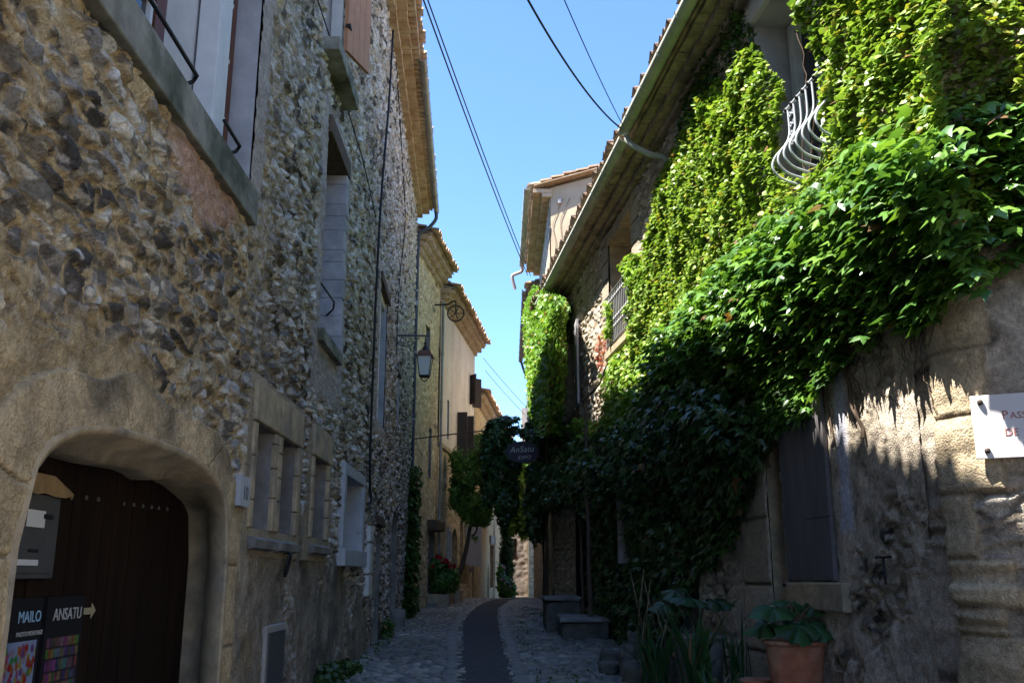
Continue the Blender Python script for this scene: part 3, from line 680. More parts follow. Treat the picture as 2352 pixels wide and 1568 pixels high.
MB().lathe(LW.P(22.3, .55, .1), [(.2, -.2), (.21, .25), (.17, .3)], 10).build('doorstep_stone', M['greystone'], H1)

# ---- things fixed to the left house
def on_wall(name, label, cat, w, s, z, group=None, o=.06): return thing(name, label, cat, w.P(s, z, o), group)
t = on_wall('number_plate', 'small stone plate with the number 10 beside the arched door', 'sign', LW, 7.9, 2.28)
MB().wbox(LW, 7.74, 8.06, 2.15, 2.40, .05, .10).build('plate', M['palecon'], t, bev=.006)
text('numerals', '10', .16, LW.P(7.83, 2.21, .101), LW.t(7.9), LW.n(7.9), M['metalgrey'], t)
t = on_wall('electric_meter', 'grey metal meter panel fixed to the upper left of the dark arched door', 'panel', LW, 5.2, 1.7, o=-.33)
MB().wbox(LW, 4.85, 5.44, 1.58, 2.03, -.325, -.285).build('panel', M['metalgrey'], t, bev=.008)
MB().wbox(LW, 4.9, 5.39, 1.61, 2.0, -.285, -.277).build('cover', M['metalgrey'], t, bev=.003)
MB().wbox(LW, 5.22, 5.33, 1.90, 1.925, -.277, -.268).build('slot', M['cable'], t); MB().wbox(LW, 5.1, 5.2, 1.72, 1.735, -.277, -.268).build('slot', M['cable'], t)
MB().wbox(LW, 4.95, 5.22, 1.65, 1.68, -.277, -.272).build('label_strip', M['paper'], t)
t = on_wall('paper_notice', 'blank white paper notice taped on the grey meter panel', 'notice', LW, 5.15, 1.88, o=-.27)
MB().wbox(LW, 5.04, 5.24, 1.85, 1.94, -.274, -.270).build('sheet', M['paper'], t)
t = on_wall('cardboard_strip', 'torn brown cardboard strip fixed across the dark door above the meter panel', 'cardboard', LW, 5.2, 2.08, o=-.28)
m = MB(); vs = []
for i in range(9):
    s = 4.9 + .68 * i / 8; vs += [LW.P(s, 2.03 + .01 * math.sin(i * 2), -.27 + .02 * math.sin(i * 1.3)), LW.P(s, 2.14 - .08 * max(0, i - 5) / 3, -.28)]
m.add(vs, [(2 * i, 2 * i + 2, 2 * i + 3, 2 * i + 1) for i in range(8)]); o = m.build('strip', M['card'], t)
b = o.modifiers.new('thickness', 'SOLIDIFY'); b.thickness = .006
def poster(name, label, s0, s1, z0, z1, heads, kind):
    t = on_wall(name, label, 'poster', LW, (s0 + s1) / 2, z0, 'posters on the arched door', -.32)
    MB().wbox(LW, s0, s1, z0, z1, -.325, -.300).build('board', M['board'], t)
    nu, nv = 60, 90; a, b = s0 + .035, s1 - .035; c, d = z0 + .03, z1 - .22
    S, Z = np.meshgrid(np.linspace(a, b, nu), np.linspace(c, d, nv)); u = (S - a) / (b - a); v = (Z - c) / (d - c)
    if kind == 0:
        col = lerp(np.array([.03, .05, .16]), np.array([.20, .26, .40]), sst(.1, .6, u * .6 + .2 * fbm(u * 3, v * 3, 2, 3) + .2))
        col = lerp(col, np.array([.42, .30, .30]), sst(.5, 0, np.abs(u - .45) * 1.6 + np.abs(v - .3)) * .8)
        rr = np.random.default_rng(3)
        for k in range(110):
            q = rr.random() ** .7; cx = .5 + (rr.random() - .5) * (.25 + .75 * q) + .08; cy = .52 + .45 * q; rad = .016 + .026 * q
            mk = np.hypot(u - cx, (v - cy) * 1.6) < rad
            col[mk] = .45 * np.array([(.5, .03, .03), (.5, .45, .05), (.08, .35, .1), (.4, .4, .5), (.2, .1, .35), (.55, .15, .03), (.5, .1, .25)][k % 7])
        lo = v < .07; col[lo] = np.array([.35, .04, .05]) * (.4 + vnoise(u[lo] * 30, v[lo] * 60, 3))[:, None]
    else:
        cu = np.floor(u * 12); cv = np.floor(v * 14)
        col = np.stack([.02 + .4 * h01(cu, cv, 3) ** 1.5, .02 + .32 * h01(cu, cv, 4) ** 1.3, .02 + .3 * h01(cu, cv, 5) ** 1.5], -1)
        col = lerp(col, np.array([.10, .10, .10]), np.full(col.shape[:2], .35)); col *= .6 * (.6 + .8 * vnoise(u * 40, v * 50, 7))[..., None]; col[((v * 14) % 1 < .15)] = .012
    i = np.arange(nu * nv).reshape(nv, nu); f = np.stack([i[:-1, :-1], i[:-1, 1:], i[1:, 1:], i[1:, :-1]], -1).reshape(-1, 4)
    np_mesh('print', LW.P(S, Z, np.full(S.shape, -.2985)).reshape(-1, 3), f, M['poster'], t, col.reshape(-1, 3))
    for (tx, sz, zz, sx, mt) in heads: text('lettering', tx, sz, LW.P(sx, zz, -.299), LW.t(5), LW.n(5), M[mt], t)
poster('balloon_poster', 'black-edged poster of coloured balloons headed MAILO on the dark door', 4.85, 5.40, .35, 1.48, [('MAILO', .085, 1.355, 5.13, 'skytext'), ('PHOTO', .034, 1.285, 5.13, 'greytext'), ('MONTAGE', .034, 1.285, 5.255, 'greytext')], 0)
poster('thumbnail_poster', 'black-edged poster of small coloured picture rows headed ANSATU', 5.45, 5.93, .35, 1.48, [('ANSATU', .095, 1.35, 5.53, 'greytext')], 1)
t = on_wall('arrow_sign', 'small cream arrow pointing right on the dark arched door', 'sign', LW, 6.05, 1.38, o=-.32)
m = MB(); z = 1.385; a = [(5.97, z - .02), (6.09, z - .02), (6.09, z - .045), (6.15, z), (6.09, z + .045), (6.09, z + .02), (5.97, z + .02)]
k = len(a); m.add([LW.P(s, zz, -.319) for s, zz in a] + [LW.P(s, zz, -.325) for s, zz in a], [tuple(range(k))] + [(i, (i + 1) % k, k + (i + 1) % k, k + i) for i in range(k)]); m.build('arrow', M['yellowink'], t)
t = on_wall('meter_cabinet', 'low grey metal meter cabinet with pale rim at the foot of the rendered wall', 'cabinet', LW, 9.5, G(9.5))
MB().wbox(LW, 9.05, 9.85, G(9.5), 1.14, -.02, .075).build('rim', M['metalpale'], t, bev=.01); MB().wbox(LW, 9.12, 9.78, G(9.5) + .05, 1.08, .075, .088).build('door', M['metalgrey'], t, bev=.006)
t = on_wall('tethering_ring', 'old black iron ring hanging on the wall below the twin stone windows', 'ring', LW, 9.65, 1.72)
rp = [LW.P(9.65 + .06 * math.cos(a), 1.7 + .11 * math.sin(a), .10 + .02 * math.sin(a)) for a in np.linspace(0, 2 * math.pi, 17)]
MB().tube(rp, .014, 6).build('ring', M['iron'], t); MB().tube([LW.P(9.65, 1.83, 0), LW.P(9.65, 1.82, .11)], .02, 6).build('staple', M['iron'], t)
for z0, z1, w_ in ((2.13, 2.38, 'uppermost short one'), (1.62, 2.11, 'long middle one'), (1.27, 1.60, 'lowest one')):
    t = on_wall('cable_cover', 'white plastic cable cover on the rough wall past the concrete window, ' + w_, 'cable cover', LW, 15.9, z0, 'white cable covers')
    MB().wbox(LW, 15.6, 16.2, z0, z1, -.01, .12).build('cover', M['whitepaint'], t, bev=.01)
    MB().wbox(LW, 15.66, 16.14, z0 + .02, z1 - .02, .12, .128).build('lid', M['whitepaint'], t)
def cable(name, label, pts, r, group=None, cat='cable', mt='cable', n=8):
    o = MB().tube(bez(pts, n), r, 6).build(name, M[mt]); return tag(o, label, cat, group)
q = [LW.hit(x, y, .1) for x, y in ((903, 70), (893, 240), (876, 450), (865, 650), (857, 850), (850, 1050), (850, 1120))]
pts = [LW.P(s, z, .1) for s, z in q]; s, z = q[-1]; pts += [LW.P(s + .05, z - .18, .12), LW.P(s - .15, z - .33, .1), LW.P(s - .5, z - .4, .02)]
cable('power_cable', 'thick black power cable running down the left stone wall to an elbow', pts, .022, 'cables on the left wall')
q = [LW.hit(x, y, .06) for x, y in ((908, 110), (926, 400), (930, 520), (918, 640), (911, 770))]
cable('power_cable', 'wavy thin cable dropping from the cornice to the lamp bracket', [LW.P(s, z, .06) for s, z in q], .014, 'cables on the left wall')
q = [LW.hit(x, y, .08) for x, y in ((728, 0), (775, 150), (800, 260), (835, 380), (862, 500))]
cable('power_cable', 'thin slanting cable crossing the pale upper stones of the left wall', [LW.P(s, z, .09) for s, z in q], .009, 'cables on the left wall')
# street lamp on its bracket
ls, lz = LW.hit(911, 770, .05)
t = on_wall('street_lamp', 'copper-topped lantern hanging from a scrolled bracket on the left wall', 'lamp', LW, ls, lz)
m = MB(); m.tube([LW.P(ls, lz - .42, .06), LW.P(ls, lz + .06, .06)], .018, 8); m.tube([LW.P(ls, lz, .06), LW.P(ls, lz, .78)], .02, 8)
sp = [LW.P(ls, lz - .12 + (.085 - .009 * a) * math.sin(a), .19 + (.085 - .009 * a) * math.cos(a)) for a in np.linspace(-1.6, 6.5, 26)]; m.tube(sp, .008, 6)
m.tube(bez([LW.P(ls, lz - .16, .07), LW.P(ls, lz - .25, .2), LW.P(ls, lz - .2, .4), LW.P(ls, lz - .04, .56)], 6), .011, 6); m.build('bracket', M['bluepipe'], t)
c = LW.P(ls, lz, .70)
def frustum(mb, c, w0, w1, z0, z1):
    v = [(c[0] + a * w0, c[1] + b * w0, c[2] + z0) for a, b in ((-1, -1), (1, -1), (1, 1), (-1, 1))] + [(c[0] + a * w1, c[1] + b * w1, c[2] + z1) for a, b in ((-1, -1), (1, -1), (1, 1), (-1, 1))]
    return mb.hexa(v)
MB().lathe(c, [(.012, -.03), (.012, -.14), (.035, -.18), (.02, -.22), (.06, -.28), (.06, -.30), (.09, -.34)], 10).build('finial', M['iron'], t)
frustum(frustum(MB(), c, .17, .12, -.47, -.36), c, .19, .19, -.50, -.475).build('lamp_roof', M['copper'], t, bev=.006)
ln = frustum(MB(), c, .105, .155, -.92, -.50).build('lamp_glass', M['frosted'], t)
m = MB()
for a, b in ((-1, -1), (1, -1), (1, 1), (-1, 1)): m.tube([(c[0] + a * .108, c[1] + b * .108, c[2] - .93), (c[0] + a * .16, c[1] + b * .16, c[2] - .49)], .012, 6)
frustum(m, c, .115, .115, -.95, -.92)
for a in (-1, 1): m.tube(bez([(c[0] + a * .1, c[1], c[2] - .95), (c[0] + a * .07, c[1], c[2] - 1.0), (c[0], c[1], c[2] - 1.06)], 4), .012, 6)
m.build('lamp_frame', M['iron'], t)

# ================================================================== HOUSES further on the left
H2 = thing('corner_house', 'narrow ochre stone house with canopy door beyond the downpipe, joined to the plastered house', 'house', (LH.c(29), 29, G(29)))
OCH = [(.58, .50, .36), (.52, .43, .29), (.64, .56, .43), (.45, .37, .25), (.56, .46, .31)]
def style_ochre(S, Z):
    h, c = stones(S, Z, .34, .18, 301, OCH, (.50, .41, .27), .05, .3, .03); return h, c
sheet('wall', LH, np.arange(27.25, 31.45, .04), np.arange(.2, 11.4, .045), style_ochre, [(30.2, 31.2, 0, 2.95), (29.9, 30.3, 4.6, 6.2), (29.0, 29.7, 7.8, 9.4)], M['masonry_far'], H2)
m = MB(); m.wbox(LH, 27.25, 31.4, -.4, 11.3, -7, -.6); m.wbox(LH, 31.2, 31.4, -.4, 11.3, -.6, -.03); m.build('rear_wall', M['greystone'], H2)
canal_roof(LH, 27.3, 31.45, 11.9, .62, 5, 1.5, M['terra'], H2, .2); eave_board(LH, 27.3, 31.4, 11.86, .5, 5, 1.5, M['tilegrey'], H2)
genoise(LH, 27.3, 31.4, 11.3, M['tile'], H2, 3, .2, .17, .15)
rv = recess(LH, 30.2, 31.2, G(30), 2.95, .3, 'doorway', M['greystone'], H2, M['greyplaster'], 'door')
MB().wbox(LH, 29.9, 31.4, 2.95, 3.3, -.1, .35).build('canopy', M['bark'], rv, bev=.05, jit=.02)
MB().wbox(LH, 30.1, 31.3, G(30) - .1, G(30) + .18, 0, .35).build('doorstep', M['greystone'], rv, bev=.02)
for a, b, c0, c1 in ((29.9, 30.3, 4.6, 6.2), (29.0, 29.7, 7.8, 9.4)): recess(LH, a, b, c0, c1, .2, 'window', M['greystone'], H2, M['glass'], 'pane')
H3 = thing('plastered_house', 'pale plastered house on a stone ground floor, dark shutters, beyond the left downpipe', 'house', (LH.c(36), 36, G(36)))
def style_plastered(S, Z):
    h, c = stones(S, Z, .34, .18, 341, OCH, (.52, .43, .29), .045, .3, .02)
    n = fbm(S * 1.2, Z * 1.2, 9, 4); st = fbm(S * 3.5, Z * .35, 19, 4)
    pc = np.array([.58, .54, .48]) * (1 + .3 * n + .35 * st)[..., None]
    up = Z > 5.95; h = np.where(up, .05 + .008 * n, h); c = np.where(up[..., None], pc, c); return h, np.clip(c, .02, .8)
D3 = lambda S, Z: (np.abs(S - 35.0) < .62) & (Z < arch_top(S, 35.0, .62, 2.75, .5, 2))
sheet('wall', LH, np.arange(31.5, 40.02, .05), np.arange(.2, 11.0, .05), style_plastered, [(33.1, 33.5, 6.3, 7.7), (33.8, 34.2, 2.2, 3.1), (36.6, 37.3, 1.9, 3.6), (38.0, 39.2, 1.9, 4.6), (35.5, 36.9, 6.0, 7.6), (38.7, 39.3, 8.6, 9.7), D3], M['masonry_far'], H3)
m = MB(); m.wbox(LH, 31.5, 40.0, -.4, 10.9, -7, -.6); m.wbox(LH, 39.8, 40.0, -.4, 10.9, -.6, .0); m.build('rear_wall', M['greyplaster'], H3)
canal_roof(LH, 31.5, 40.1, 11.42, .68, 5, 1.5, M['terra'], H3, .2); eave_board(LH, 31.5, 40.05, 11.38, .55, 5, 1.5, M['tilegrey'], H3)
genoise(LH, 31.5, 40.05, 10.85, M['tile'], H3, 3, .2, .17, .17)
MB().wbox(LH, 31.5, 40.0, 5.82, 5.97, -.02, .11).build('string_course', M['dressed'], H3, bev=.02)
m = MB(); m.tube([LH.P(31.55, 10.9, .12), LH.P(31.5, 1.0, .12)], .045, 8); dp = m.build('downpipe', M['zinc'], H3)
for z in (9, 7.3, 5.5, 3.2): MB().tube([LH.P(31.53, z - .03, .12), LH.P(31.53, z + .03, .12)], .06, 8).build('pipe_collar', M['zinc'], dp)
recess(LH, 33.1, 33.5, 6.3, 7.7, .15, 'window', M['palecon'], H3, M['glass'], 'pane')
rv = recess(LH, 33.8, 34.2, 2.2, 3.1, .15, 'window', M['palecon'], H3, M['glass'], 'pane')
m = MB(); m.wbox(LH, 33.65, 33.8, 2.05, 3.25, 0, .08); m.wbox(LH, 34.2, 34.35, 2.05, 3.25, 0, .08); m.wbox(LH, 33.8, 34.2, 3.1, 3.25, 0, .079); m.wbox(LH, 33.8, 34.2, 2.05, 2.2, 0, .079); m.build('window_frame', M['palecon'], rv)
a = [(35.0 + .62 * math.cos(q), 2.75 + .5 * math.sin(q)) for q in np.linspace(0, math.pi, 12)]; a = [(35.62, .3)] + a + [(34.38, .3)]; k = len(a)
rv = MB().add([LH.P(s, z, .08) for s, z in a] + [LH.P(s, z, -.3) for s, z in a], [(i, i + 1, k + i + 1, k + i) for i in range(k - 1)], True).build('doorway', M['dressed'], H3)
MB().add([LH.P(s, z, -.3) for s, z in a], [tuple(range(k))]).build('door', M['greyplaster'], rv)
recess(LH, 36.6, 37.3, 1.9, 3.6, .2, 'window', M['dressed'], H3, M['glass'], 'pane')
rv = recess(LH, 38.0, 39.2, 1.9, 4.6, .2, 'window', M['dressed'], H3, M['glass'], 'pane')
MB().wbox(LH, 37.8, 39.4, 1.75, 1.9, -.1, .2).build('window_sill', M['greystone'], rv)
for s in (37.85, 39.25): MB().wbox(LH, s, s + .06, 1.95, 4.5, .05, .5).build('shutter', M['palegrey'], rv)
rv = recess(LH, 35.5, 36.9, 6.0, 7.6, .2, 'window', M['plaster'], H3, M['glass'], 'pane')
def leafbox(w, s, ds, do, z0, z1, o0=.07, th=.05):
    v = []; L_ = math.hypot(ds, do); ax, ao = ds / L_, do / L_
    for z in (z0, z1): v += [w.P(s, z, o0), w.P(s + ds, z, o0 + do), w.P(s + ds - ao * th, z, o0 + do + ax * th), w.P(s - ao * th, z, o0 + ax * th)]
    return MB().hexa(v)
leafbox(LH, 35.3, 0, .38, 5.75, 7.6).build('shutter', M['darkshut'], rv); leafbox(LH, 37.1, 0, .38, 5.75, 7.75).build('shutter', M['darkshut'], rv); leafbox(LH, 39.2, .1, .65, 5.75, 7.3).build('shutter', M['darkshut'], rv)
rv = recess(LH, 38.7, 39.3, 8.6, 9.7, .2, 'window', M['plaster'], H3, M['glass'], 'pane')
leafbox(LH, 38.7, -.3, .28, 8.5, 9.75).build('shutter', M['darkshut'], rv); leafbox(LH, 39.3, .3, .3, 8.5, 9.75).build('shutter', M['darkshut'], rv)
MB().wbox(LH, 36.2, 36.75, 1.3, 2.0, .04, .35).build('letter_box', M['card'], H3, bev=.02)
# pulley wheel on an iron arm
py, pz = LH.hit(1000, 700, .05)
t = on_wall('pulley_wheel', 'rusty spoked pulley wheel hanging from an iron arm under the eave of the ochre house', 'pulley', LH, py, pz)
e = LH.P(py, pz, .75); MB().tube(bez([LH.P(py, pz, 0), LH.P(py, pz, .45), LH.P(py, pz + .1, .62), e + np.array([0, 0, .1])], 5), .03, 6).build('arm', M['iron'], t)
c = e - np.array([0, 0, .32]); m = MB(); m.tube([(c[0] + .27 * math.cos(a), c[1], c[2] + .27 * math.sin(a)) for a in np.linspace(0, 2 * math.pi, 25)], .03, 6)
for a in np.linspace(0, 2 * math.pi, 6)[:-1]: m.tube([c, (c[0] + .27 * math.cos(a), c[1], c[2] + .27 * math.sin(a))], .018, 5)
m.build('wheel', M['bolt'], t); MB().tube([e + np.array([0, 0, .1]), c], .025, 6).build('hook', M['iron'], t)

H4 = thing('far_house', 'sunlit-looking ochre stone house with red barred window at the far left end of the street', 'house', (LF.c(48), 48, G(48)))
sheet('wall', LF, np.arange(40.2, 60, .09), np.arange(0, 9, .09), lambda S, Z: (lambda hc: (hc[0], lerp(hc[1], np.array([.38, .28, .15]), np.full(S.shape, .75))))(stones(S, Z, .3, .2, 361, OCH, (.54, .46, .31), .05, .3, .02)), [(47.6, 49.4, 1.0, 3.1), (42.5, 43.8, 4.5, 6), (53, 54.6, 0, 2.9)], M['masonry_far'], H4)
m = MB(); m.wbox(LF, 40.15, 60, -.4, 8.9, -7, -.6); m.wbox(LF, 40.15, 40.3, -.4, 8.9, -.6, 0); m.wbox(LF, 59.8, 60, -.4, 8.9, -.6, 0); m.build('rear_wall', M['dressed'], H4)
genoise(LF, 40.2, 60, 8.9, M['tile'], H4, 2, .25, .2, .2); canal_roof(LF, 40.1, 60, 9.35, .6, 5, 1.6, M['terra'], H4, .25)
rv = recess(LF, 47.6, 49.4, 1.0, 3.1, .2, 'window', M['dressed'], H4, M['redoor'], 'shutter'); MB().wbox(LF, 47.2, 49.8, 3.1, 3.5, 0, .1).build('lintel', M['greystone'], rv)
rv = recess(LF, 42.5, 43.8, 4.5, 6, .2, 'window', M['dressed'], H4, M['glass'], 'pane')
for s in (42.2, 43.8): MB().wbox(LF, s, s + .5, 4.45, 6.05, .06, .12).build('shutter', M['greyplaster'], rv)
recess(LF, 53, 54.6, .2, 2.9, .3, 'doorway', M['dressed'], H4, M['greyplaster'], 'door')
FW1 = Wall([-3, 1.0], [62, 62], -1, 'x'); FW2 = Wall([1.02, 8], [59, 58.4], -1, 'x')
H5 = thing('grey_end_house', 'grey brown stone house closing the far end of the street behind the cypress', 'house', (-.5, 62, .3))
GRY = [(.30, .26, .23), (.24, .21, .19), (.34, .29, .25), (.28, .22, .18)]
sheet('wall', FW1, np.arange(-3, 1.02, .1), np.arange(0, 7.2, .1), lambda S, Z: stones(S, Z, .4, .28, 371, GRY, (.26, .22, .19), .05, .3, .1), [(-.05, .3, 2.6, 3.9)], M['masonry_far'], H5)
MB().box(-3, 1.0, 62.5, 68, -.3, 7.1).build('rear_wall', M['greystone'], H5); canal_roof(FW1, -3, 1.0, 7.2, .3, 5, 1.5, M['terra'], H5, .25); recess(FW1, -.05, .3, 2.6, 3.9, .2, 'window', M['greystone'], H5, M['redbrown'], 'shutter')
H6 = thing('beige_end_house', 'beige stone house at the far right end of the street with low doorway', 'house', (3, 58.6, .3))
sheet('wall', FW2, np.arange(1.02, 8, .1), np.arange(0, 6.2, .1), lambda S, Z: stones(S, Z, .3, .2, 381, OCH, (.42, .36, .26), .04, .3, .02), [(1.55, 2.3, 0, 1.9)], M['masonry_far'], H6)
MB().box(1.05, 8, 59.5, 66, -.3, 6.1).build('rear_wall', M['dressed'], H6); MB().box(1.03, 1.1, 59.0, 62, -.3, 6.1).build('side_wall', M['dressed'], H6); canal_roof(FW2, 1.0, 8, 6.2, .3, 5, 1.5, M['terra'], H6, .25); recess(FW2, 1.55, 2.3, .2, 1.9, .3, 'doorway', M['greystone'], H6, M['greyplaster'], 'door')
# ================================================================== RIGHT HOUSE under the ivy
R1 = thing('ivy_house', 'ivy-grown stone house with sagging gutter and scrolled balcony rail on the right', 'house', (AW.c(15), 15, G(15)))
WARM = [(.56, .49, .40), (.52, .44, .34), (.62, .56, .47), (.46, .39, .30), (.54, .44, .33)]
def render_wall(S, Z, q):
    """patched grey-brown render with stones coming through"""
    hs, cs = stones(S, Z, .28, .18, 411, WARM, (.30, .25, .19), .07, .3, .12)
    n = fbm(S * 2.0, Z * 2.0, 421, 5); n2 = fbm(S * 9, Z * 9, 431, 3)
    pc = np.array([.47, .40, .32]) * (1 + .9 * n + .9 * n2)[..., None]; pc = lerp(pc, np.array([.54, .47, .38]), sst(.1, .3, fbm(S * 1.7 + 8, Z * 1.7, 445, 4)) * .7)
    show = sst(.0, .14, fbm(S * 1.5, Z * 1.5, 441, 3) + .35 * fbm(S * 6, Z * 6, 442, 3))
    h = lerp(.04 + .05 * n + .03 * n2 + .015 * fbm(S * 20, Z * 20, 433, 3), hs, show); c = lerp(pc, cs * .8, show)
    return h, c
def style_right(S, Z):
    hs, cs = stones(S, Z, .34, .15, 401, WARM, (.36, .29, .21), .085, .34, .02)
    hr, cr = render_wall(S, Z, 0)
    m = np.clip(sst(11.6, 12.6, S + .5 * fbm(S, Z, 3, 3)), 0, 1)
    h = lerp(hr, hs, m); c = lerp(cr, cs, m)
    lav = sst(.0, .12, np.minimum(.16 - np.abs(S - (9.02 - .06 * (Z - 2))), np.minimum(Z - 1.95, 3.6 - Z)) + .1 * fbm(S * 4, Z * 4, 451, 3))
    c = lerp(c, np.array([.47, .47, .55]) * (1 + .4 * fbm(S * 6, Z * 6, 453, 3))[..., None], lav); h = lerp(h, .045 + .01 * fbm(S * 7, Z * 7, 455, 3), lav)
    for a, b, z0, z1, bl in ((10.92, 11.8, 0, 3.4, .75), (16.15, 16.68, 5.2, 8.6, .42), (18.62, 19.3, 5.2, 8.6, .4), (10.44, 11.1, 5.0, 8.2, .6), (22.0, 22.64, 5.2, 7.7, .35), (23.96, 24.5, 5.2, 7.7, .35)):
        k = (S > a) & (S < b) & (Z > z0) & (Z < z1); row = np.floor(Z / bl); f = (Z / bl) % 1 * bl
        d = np.array([.44, .37, .28]) * (.82 + .36 * h01(row, row * 0, 7))[..., None] * (1 + .5 * fbm(S * 6, Z * 6, 461, 4))[..., None]
        j = sst(.008, .03, np.minimum(f, bl - f)); d = lerp(np.array([.14, .11, .08]), d, j)
        h = np.where(k, .05 + .02 * j + .02 * fbm(S * 4, Z * 4, 463, 3), h); c = np.where(k[..., None], d, c)
    return h, np.clip(c, .012, .85)
HOLES_R = [(8.5, 10.42, 5.25, 8.23), (16.68, 18.62, 6.0, 8.3), (22.64, 23.96, 5.5, 7.5), (10.42, 10.92, 0, 3.35), (17.2, 18.2, 1.75, 3.1), (13.6, 14.5, .2, 2.7), (21.2, 22.9, .9, 3.2)]
sheet('wall', AW, spaced(7.62, 26.2, lambda s: float(np.clip(s * s / 3300, .014, .045))), np.arange(-.05, 8.92, .02), style_right, HOLES_R, M['masonry'], R1)
def style_corner(S, Z):
    hr, cr = render_wall(S + 40, Z, 0)
    tx = np.linspace(CX_[0] - .02, 9, 3000); ta = np.concatenate([[0], np.cumsum(np.hypot(np.diff(tx), np.diff(BW.c(tx))))])
    Z0 = Z; q = np.interp(S, tx, ta) - .42 - .10 * h01(np.floor(Z / .5), np.floor(Z / .5) * 0, 17) - .05 * fbm(Z * 5, Z * 0, 19, 2); Z = Z + .035 * fbm(S * 4, Z * 4, 477, 4); row = np.searchsorted(np.array([.2, .75, 1.18, 1.37, 1.72, 2.19, 2.78, 3.3, 3.9, 4.5, 5.2, 5.9, 6.6, 7.4, 8.2]), Z.ravel()).reshape(Z.shape)
    wd_ = .30 + .28 * h01(row, row * 0, 11) + .04 * fbm(S * 6, Z * 6, 479, 3); edges = np.array([0, .2, .75, 1.18, 1.37, 1.72, 2.19, 2.78, 3.3, 3.9, 4.5, 5.2, 5.9, 6.6, 7.4, 8.2, 9])
    f = np.minimum(Z - edges[row], edges[np.minimum(row + 1, 16)] - Z); k = (q < wd_) & (q > 0); edge = sst(0, .05, q)
    c = np.array([.46, .37, .25]) * (.85 + .3 * h01(row, row * 0, 13))[..., None] * (1 + .8 * fbm(S * 8, Z * 8, 471, 5))[..., None]
    j = sst(.004, .03, np.minimum(f, (wd_ - q) * .8)); c = lerp(np.array([.28, .22, .145]), c, j)
    ero = ((row == 4) | (row == 3)); er = fbm(S * 1.5, Z * 16, 475, 3)
    h = np.where(k, .045 + .012 * edge + .02 * j + .06 * fbm(S * 6, Z * 6, 473, 5) + np.where(ero, .14 * er, 0), hr); c = np.where(k[..., None], np.where(ero[..., None], c * (1 + .8 * er)[..., None], c), cr)
    return h, np.clip(c, .012, .85)
sheet('corner_wall', BW, spaced(CX_[0], 8.6, lambda x: float(.016 / math.hypot(1, (BW.c(x + .02) - BW.c(x - .02)) / .04))), np.arange(-.05, 8.92, .018), style_corner, [], M['masonry'], R1)
m = MB()
m.wbox(AW, 7.7, 26.2, -.5, 8.85, -5.5, -.62); m.wbox(AW, 26.0, 26.2, -.5, 8.85, -.62, -.02); m.wbox(BW, BX0 + .3, 8.6, -.5, 8.85, -3, -.3)
m.build('rear_wall', M['greystone'], R1)
canal_roof(AW, 7.05, 26.25, 9.02, .66, 5, 1.6, M['terra'], R1, .21); eave_board(AW, 7.05, 26.2, 8.97, .5, 5, 1.6, M['tilegrey'], R1)
corbel_cornice(AW, 7.05, 26.2, 8.62, M['tilegrey'], R1, 3, .24, .115, .15)
g = gutter(AW, 14.72, 24.9, 8.83, .62, .1, M['greenzinc'], R1, step=.95); gutter(AW, 7.0, 14.7, 8.93, .64, .105, M['greenzinc'], R1, step=.95)
MB().tube(bez([AW.P(14.6, 8.78, .62), AW.P(14.55, 8.62, .58), AW.P(14.35, 8.35, .3), AW.P(14.2, 8.2, .08), AW.P(14.2, 7.8, .08)], 6), .05, 8).build('downpipe', M['greenzinc'], R1)
# balcony window with belly rail
rv = recess(AW, 8.5, 10.42, 5.25, 8.23, .5, 'window', M['greyplaster'], R1, M['glass'], 'pane')
MB().wbox(AW, 8.7, 10.6, 8.23, 8.45, -.5, .10).build('lintel', M['plaster'], rv, bev=.01)
m = MB(); m.wbox(AW, 10.22, 10.36, 5.3, 8.2, -.5, -.38); m.wbox(AW, 8.55, 10.22, 8.06, 8.2, -.5, -.38); m.wbox(AW, 9.6, 9.72, 5.3, 8.06, -.5, -.40); m.wbox(AW, 8.55, 10.22, 6.85, 6.93, -.5, -.42); m.wbox(AW, 8.55, 10.22, 5.3, 5.9, -.5, -.43); m.build('window_frame', M['whitepaint'], rv, bev=.008)
MB().wbox(AW, 8.8, 10.5, 5.1, 5.25, -.4, .14).build('window_sill', M['plaster'], rv, bev=.012)
def rail_bar(w, s, zt, zb, o, belly, parent, mt, r=.013):
    H = zt - zb; return [w.P(s, zt, o), w.P(s, zt - H * .32, o), w.P(s, zt - H * .48, o + belly * .25), w.P(s, zt - H * .66, o + belly * .85), w.P(s, zt - H * .8, o + belly), w.P(s, zt - H * .93, o + belly * .6), w.P(s, zb, o * .4)]
zt, zb = 6.6, 5.7
rl = MB().tube([AW.P(8.3, zt, .10), AW.P(9.54, zt, .10)], .018, 8).build('balcony_rail', M['paleiron'], rv)
for k in range(8):
    s = 8.38 + k * .155
    MB().tube(bez(rail_bar(AW, s, zt, zb, .10, .22, None, None), 5), .013, 6).build('baluster', M['paleiron'], rl)
def scroll(w, s, z, o, r, flip=1): return [w.P(s + flip * (r - r * .1 * a) * math.cos(a), z + (r - r * .1 * a) * math.sin(a), o) for a in np.linspace(0, 7.5, 22)]
for s in (9.38, 8.61):
    for z in (6.5, 6.38, 6.28, 6.17):
        for fl in (1, -1): MB().tube(scroll(AW, s + fl * .04, z, .10, .035, fl), .007, 5).build('scroll', M['paleiron'], rl)
for k in range(9): MB().lathe(AW.P(8.34 + k * .145, zt, .10), [(.012, -.03), (.03, -.01), (.03, .012), (.01, .03)], 8).build('rail_knob', M['iron'], rl)
